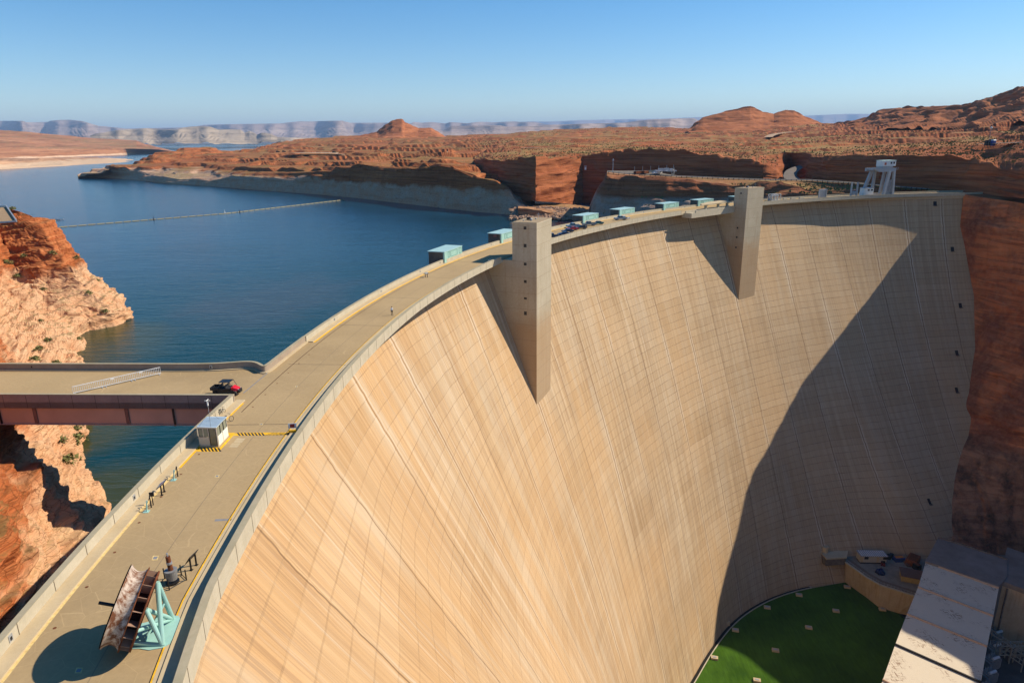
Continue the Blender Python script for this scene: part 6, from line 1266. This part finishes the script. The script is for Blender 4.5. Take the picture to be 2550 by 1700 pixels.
p=atY(2458,362,458); t=root('tool_shelter','dark grey shelter left of the blue toilet','shelter',tuple(p),.1); b=MB(); b.box((0,0,1.5),(3.2,2,3.2),0,0,.8); b.build('body',M_DKMET,t,local=True); b=MB(); b.box((1.8,0,1.4),(.6,1.8,3.0)); b.build('door',M_CONC,t,local=True)
p=atY(2461,362,457); t=root('signal_mast','thin mast with a white round top beside the shelter','mast',tuple(p)); b=MB(); b.tube((0,0,0),(0,0,10.5),.12,5); b.build('pole',M_GREYP,t,local=True); b=MB(); b.ball((0,0,10.8),.7,1,8); b.build('white_top',M_WHITE,t,local=True)
p=atY(1457,419.5,648); t=root('wall_light','small white light unit fixed on the shaded red wall','light',tuple(p)); b=MB(); b.box((0,-3,0),(1.6,1,2.2)); b.build('unit',M_WHITE,t,local=True); b=MB(); b.box((0,-3,1.9),(2,1,1.2)); b.build('bracket',M_GREYP,t,local=True)
for i,(u,v) in enumerate(((833,388),(693,386.5),(708,386))): 
    p=atY(u,v,1120 if i==0 else 1190); t=root('distant_truck',['dark vehicle parked on the pale dirt lot across the lake','left of two tiny dark vehicles near the dirt lot','right of two tiny dark vehicles near the dirt lot'][i],'vehicle',tuple(p+np.array([0,0,4]))); b=MB(); b.box((0,0,1.4),(6,2.5,1.5)); b.build('body',M_DKMET,t,local=True); b=MB(); b.box((-1,0,2.6),(3,2.3,1.0)); b.build('cab',M_GLASS,t,local=True)
# helipad like lot on the west cliff with its kerb
w4=[(-30,525),(18,524),(44,562),(-30,567)]; pp=[atY(u,v,247 if v<540 else 232) for u,v in w4]; 
b=MB(); b.add([p+np.array([0,0,1.2]) for p in pp],[(3,2,1,0)]); o=b.build('cliff_top_lot',simple('lot_brown',(.36,.25,.15),.9),None); tag(o,kind='structure')
t=root('lot_railing','white kerb rail round the brown lot on the left cliff','railing',tuple(pp[1])); b=MB(); 
for p,q in ((pp[0],pp[1]),(pp[1],pp[2]),(pp[2],pp[3])): b.beam(p+np.array([0,0,1.5]),q+np.array([0,0,1.5]),.35,.5)
b.build('rail',M_STEEL,t)
p=at(117,552,WZ); t=root('floating_dock','small pale dock at the cliff foot beyond the left headland','dock',tuple(p),R(-3)); b=MB(); b.box((0,0,.5),(13,2.2,.8)); b.build('deck',simple('dock_plank',(.50,.42,.27),.8),t,local=True); b=MB(); b.box((0,9,.5),(10,.8,.4)); b.box((0,13,.5),(9,.8,.4)); b.build('finger',M_STEEL,t,local=True)
# ================================================================== VEGETATION AND LOOSE ROCK
k=NB('shrub_leaves',.9); P_=k.pos().outputs['Position']; k.l(k.mix(k.ramp(k.noise(P_,.8,3,.7),[(.35,0.0),(.65,1.0)]),(.11,.12,.04),(.22,.21,.08)),k.b.inputs['Base Color']); M_SHR=k.m
def clump(b,c,r,n,rn):
    for _ in range(n):
        a=rn.uniform(0,2*pi); e=rn.uniform(0,pi/2); q=r*rn.uniform(.35,1)**.6; x=c[0]+q*math.cos(a)*math.cos(e); y=c[1]+q*math.sin(a)*math.cos(e); z=c[2]+q*math.sin(e)*.75; s_=r*rn.uniform(.16,.34); d=[(rn.uniform(-1,1)*s_,rn.uniform(-1,1)*s_,rn.uniform(-.8,1)*s_) for _ in range(3)]
        b.add([(x+d[0][0],y+d[0][1],z+d[0][2]),(x+d[1][0],y+d[1][1],z+d[1][2]),(x+d[2][0],y+d[2][1],z+d[2][2])],[(0,1,2)])
rn=random.Random(12)
flat=WC.reshape(-1,3); 
def proj(p): 
    X,Y,Z=p[...,0],p[...,1],p[...,2]-H; d=Y*ct-Z*st; yr=(Y*st+Z*ct)/d; xr=X/d; return CX+F*(xr*cr-yr*sr),CY-F*(xr*sr+yr*cr)
wu_,wv_=proj(flat)
SH=[(191,643,1.6),(97,872,1.5),(88,895,1.5),(192,1058,1.6),(188,1070,1.2),(193,1094,1.7),(150,1096,1.4),(170,1150,1.8),(120,850,1.5),(46,690,1.8),(14,655,2.2),(240,699,1.2),(130,630,1.4),(108,720,1.3),(220,730,1.3),(262,775,1.4),(197,845,1.2),(30,520,1.4),(100,800,1.1),(60,640,1.4),(182,1108,1.3),(140,905,1.2)]
pos_w=['beside the white headland ledge','just above the bridge parapet at left','nearest the bridge parapet','under the bridge, upper of a pair','under the bridge, lower of a pair','on the pale rock nose under the bridge','at the shadow edge under the bridge','low on the sunlit rib below the bridge','on the pale rock midway down','on the red upper slope','large and dark at the left edge','on the top of the white ledge','on the mixed red and white slope','in a crevice of the white slope','near the long white slab','on the layered nose near the water','at the water edge above the bridge','on the green cliff top','small, on the middle white slope','on the red slope below the lot','small, right of the bridge shadow','small, beside the bridge']
for i,(u,v,r_) in enumerate(SH):
    j=int(np.argmin((wu_-u)**2+(wv_-v)**2)); c=flat[j]; b=MB(); clump(b,(0,0,-.2),r_,150,rn); o=b.build('desert_shrub',M_SHR,None,local=True); o.location=tuple(c); tag(o,'green desert shrub '+pos_w[i],'shrub','shrubs on the west cliff')
def scatter(name,P,n,r0,r1,cond,mat,seed,rows=None,faces=5):
    rn=random.Random(seed); b=MB(); h,w=P.shape[:2]; k_=0; tries=0
    while k_<n and tries<n*12:
        tries+=1; i=rn.uniform(*(rows or (0,h-2))); j=rn.uniform(0,w-2); i0,j0=int(i),int(j); p=P[i0,j0]+(P[i0+1,j0]-P[i0,j0])*(i-i0)+(P[i0,j0+1]-P[i0,j0])*(j-j0)
        e1=P[i0+1,j0]-P[i0,j0]; e2=P[i0,j0+1]-P[i0,j0]; nn_=np.cross(e1,e2); nz=abs(nn_[2])/(np.linalg.norm(nn_)+1e-9)
        if nz<.8 or not cond(p): continue
        r=rn.uniform(r0,r1)*(1+p[1]/2500); 
        for q in range(faces):
            a=rn.uniform(0,2*pi); d=r*.7; c=(p[0]+math.cos(a)*d*rn.random(),p[1]+math.sin(a)*d*rn.random(),p[2]+r*.35); b.add([(c[0]-r*.6,c[1],c[2]-r*.5),(c[0]+r*.6,c[1]+r*.2*rn.uniform(-1,1),c[2]-r*.5),(c[0]+r*.2*rn.uniform(-1,1),c[1],c[2]+r*.6),(c[0],c[1]+r*.6,c[2]-r*.3)],[(0,1,2),(1,3,2),(3,0,2)])
        k_+=1
    o=b.build(name,mat,None); tag(o,kind='stuff'); return o
cn=lambda p: vnoise(np.array([p[0]*.006]),np.array([p[1]*.006]),np.array([.5]),3)[0]>-.25
scatter('desert_scrub',PLAT,11000,.3,.8,cn,M_SHR,5,rows=(33,140),faces=3)
scatter('promontory_scrub',PROM,1500,.4,.9,lambda p:p[2]<2.5,M_SHR,6,faces=3)
# boulders on the beach
k_=0; M_BLD=rock('boulder_sandstone',(.42,.26,.17),(.58,.40,.28),scrub=None,sc=.3)
b=MB(); rn=random.Random(4)
for i in range(700):
    u=rn.uniform(1270,1475); v=rn.uniform(513,546); 
    if v<519+(u<1400)*-2 or v<524-(1475-u)*.12: continue
    z=-24+(546-v)*.16; p=at(u,v,z); b.ball((p[0],p[1],p[2]),rn.uniform(.8,2.3),rn.uniform(.6,.9),6,0,.5)
o=b.build('boulder_field',M_BLD,None); tag(o,kind='stuff')
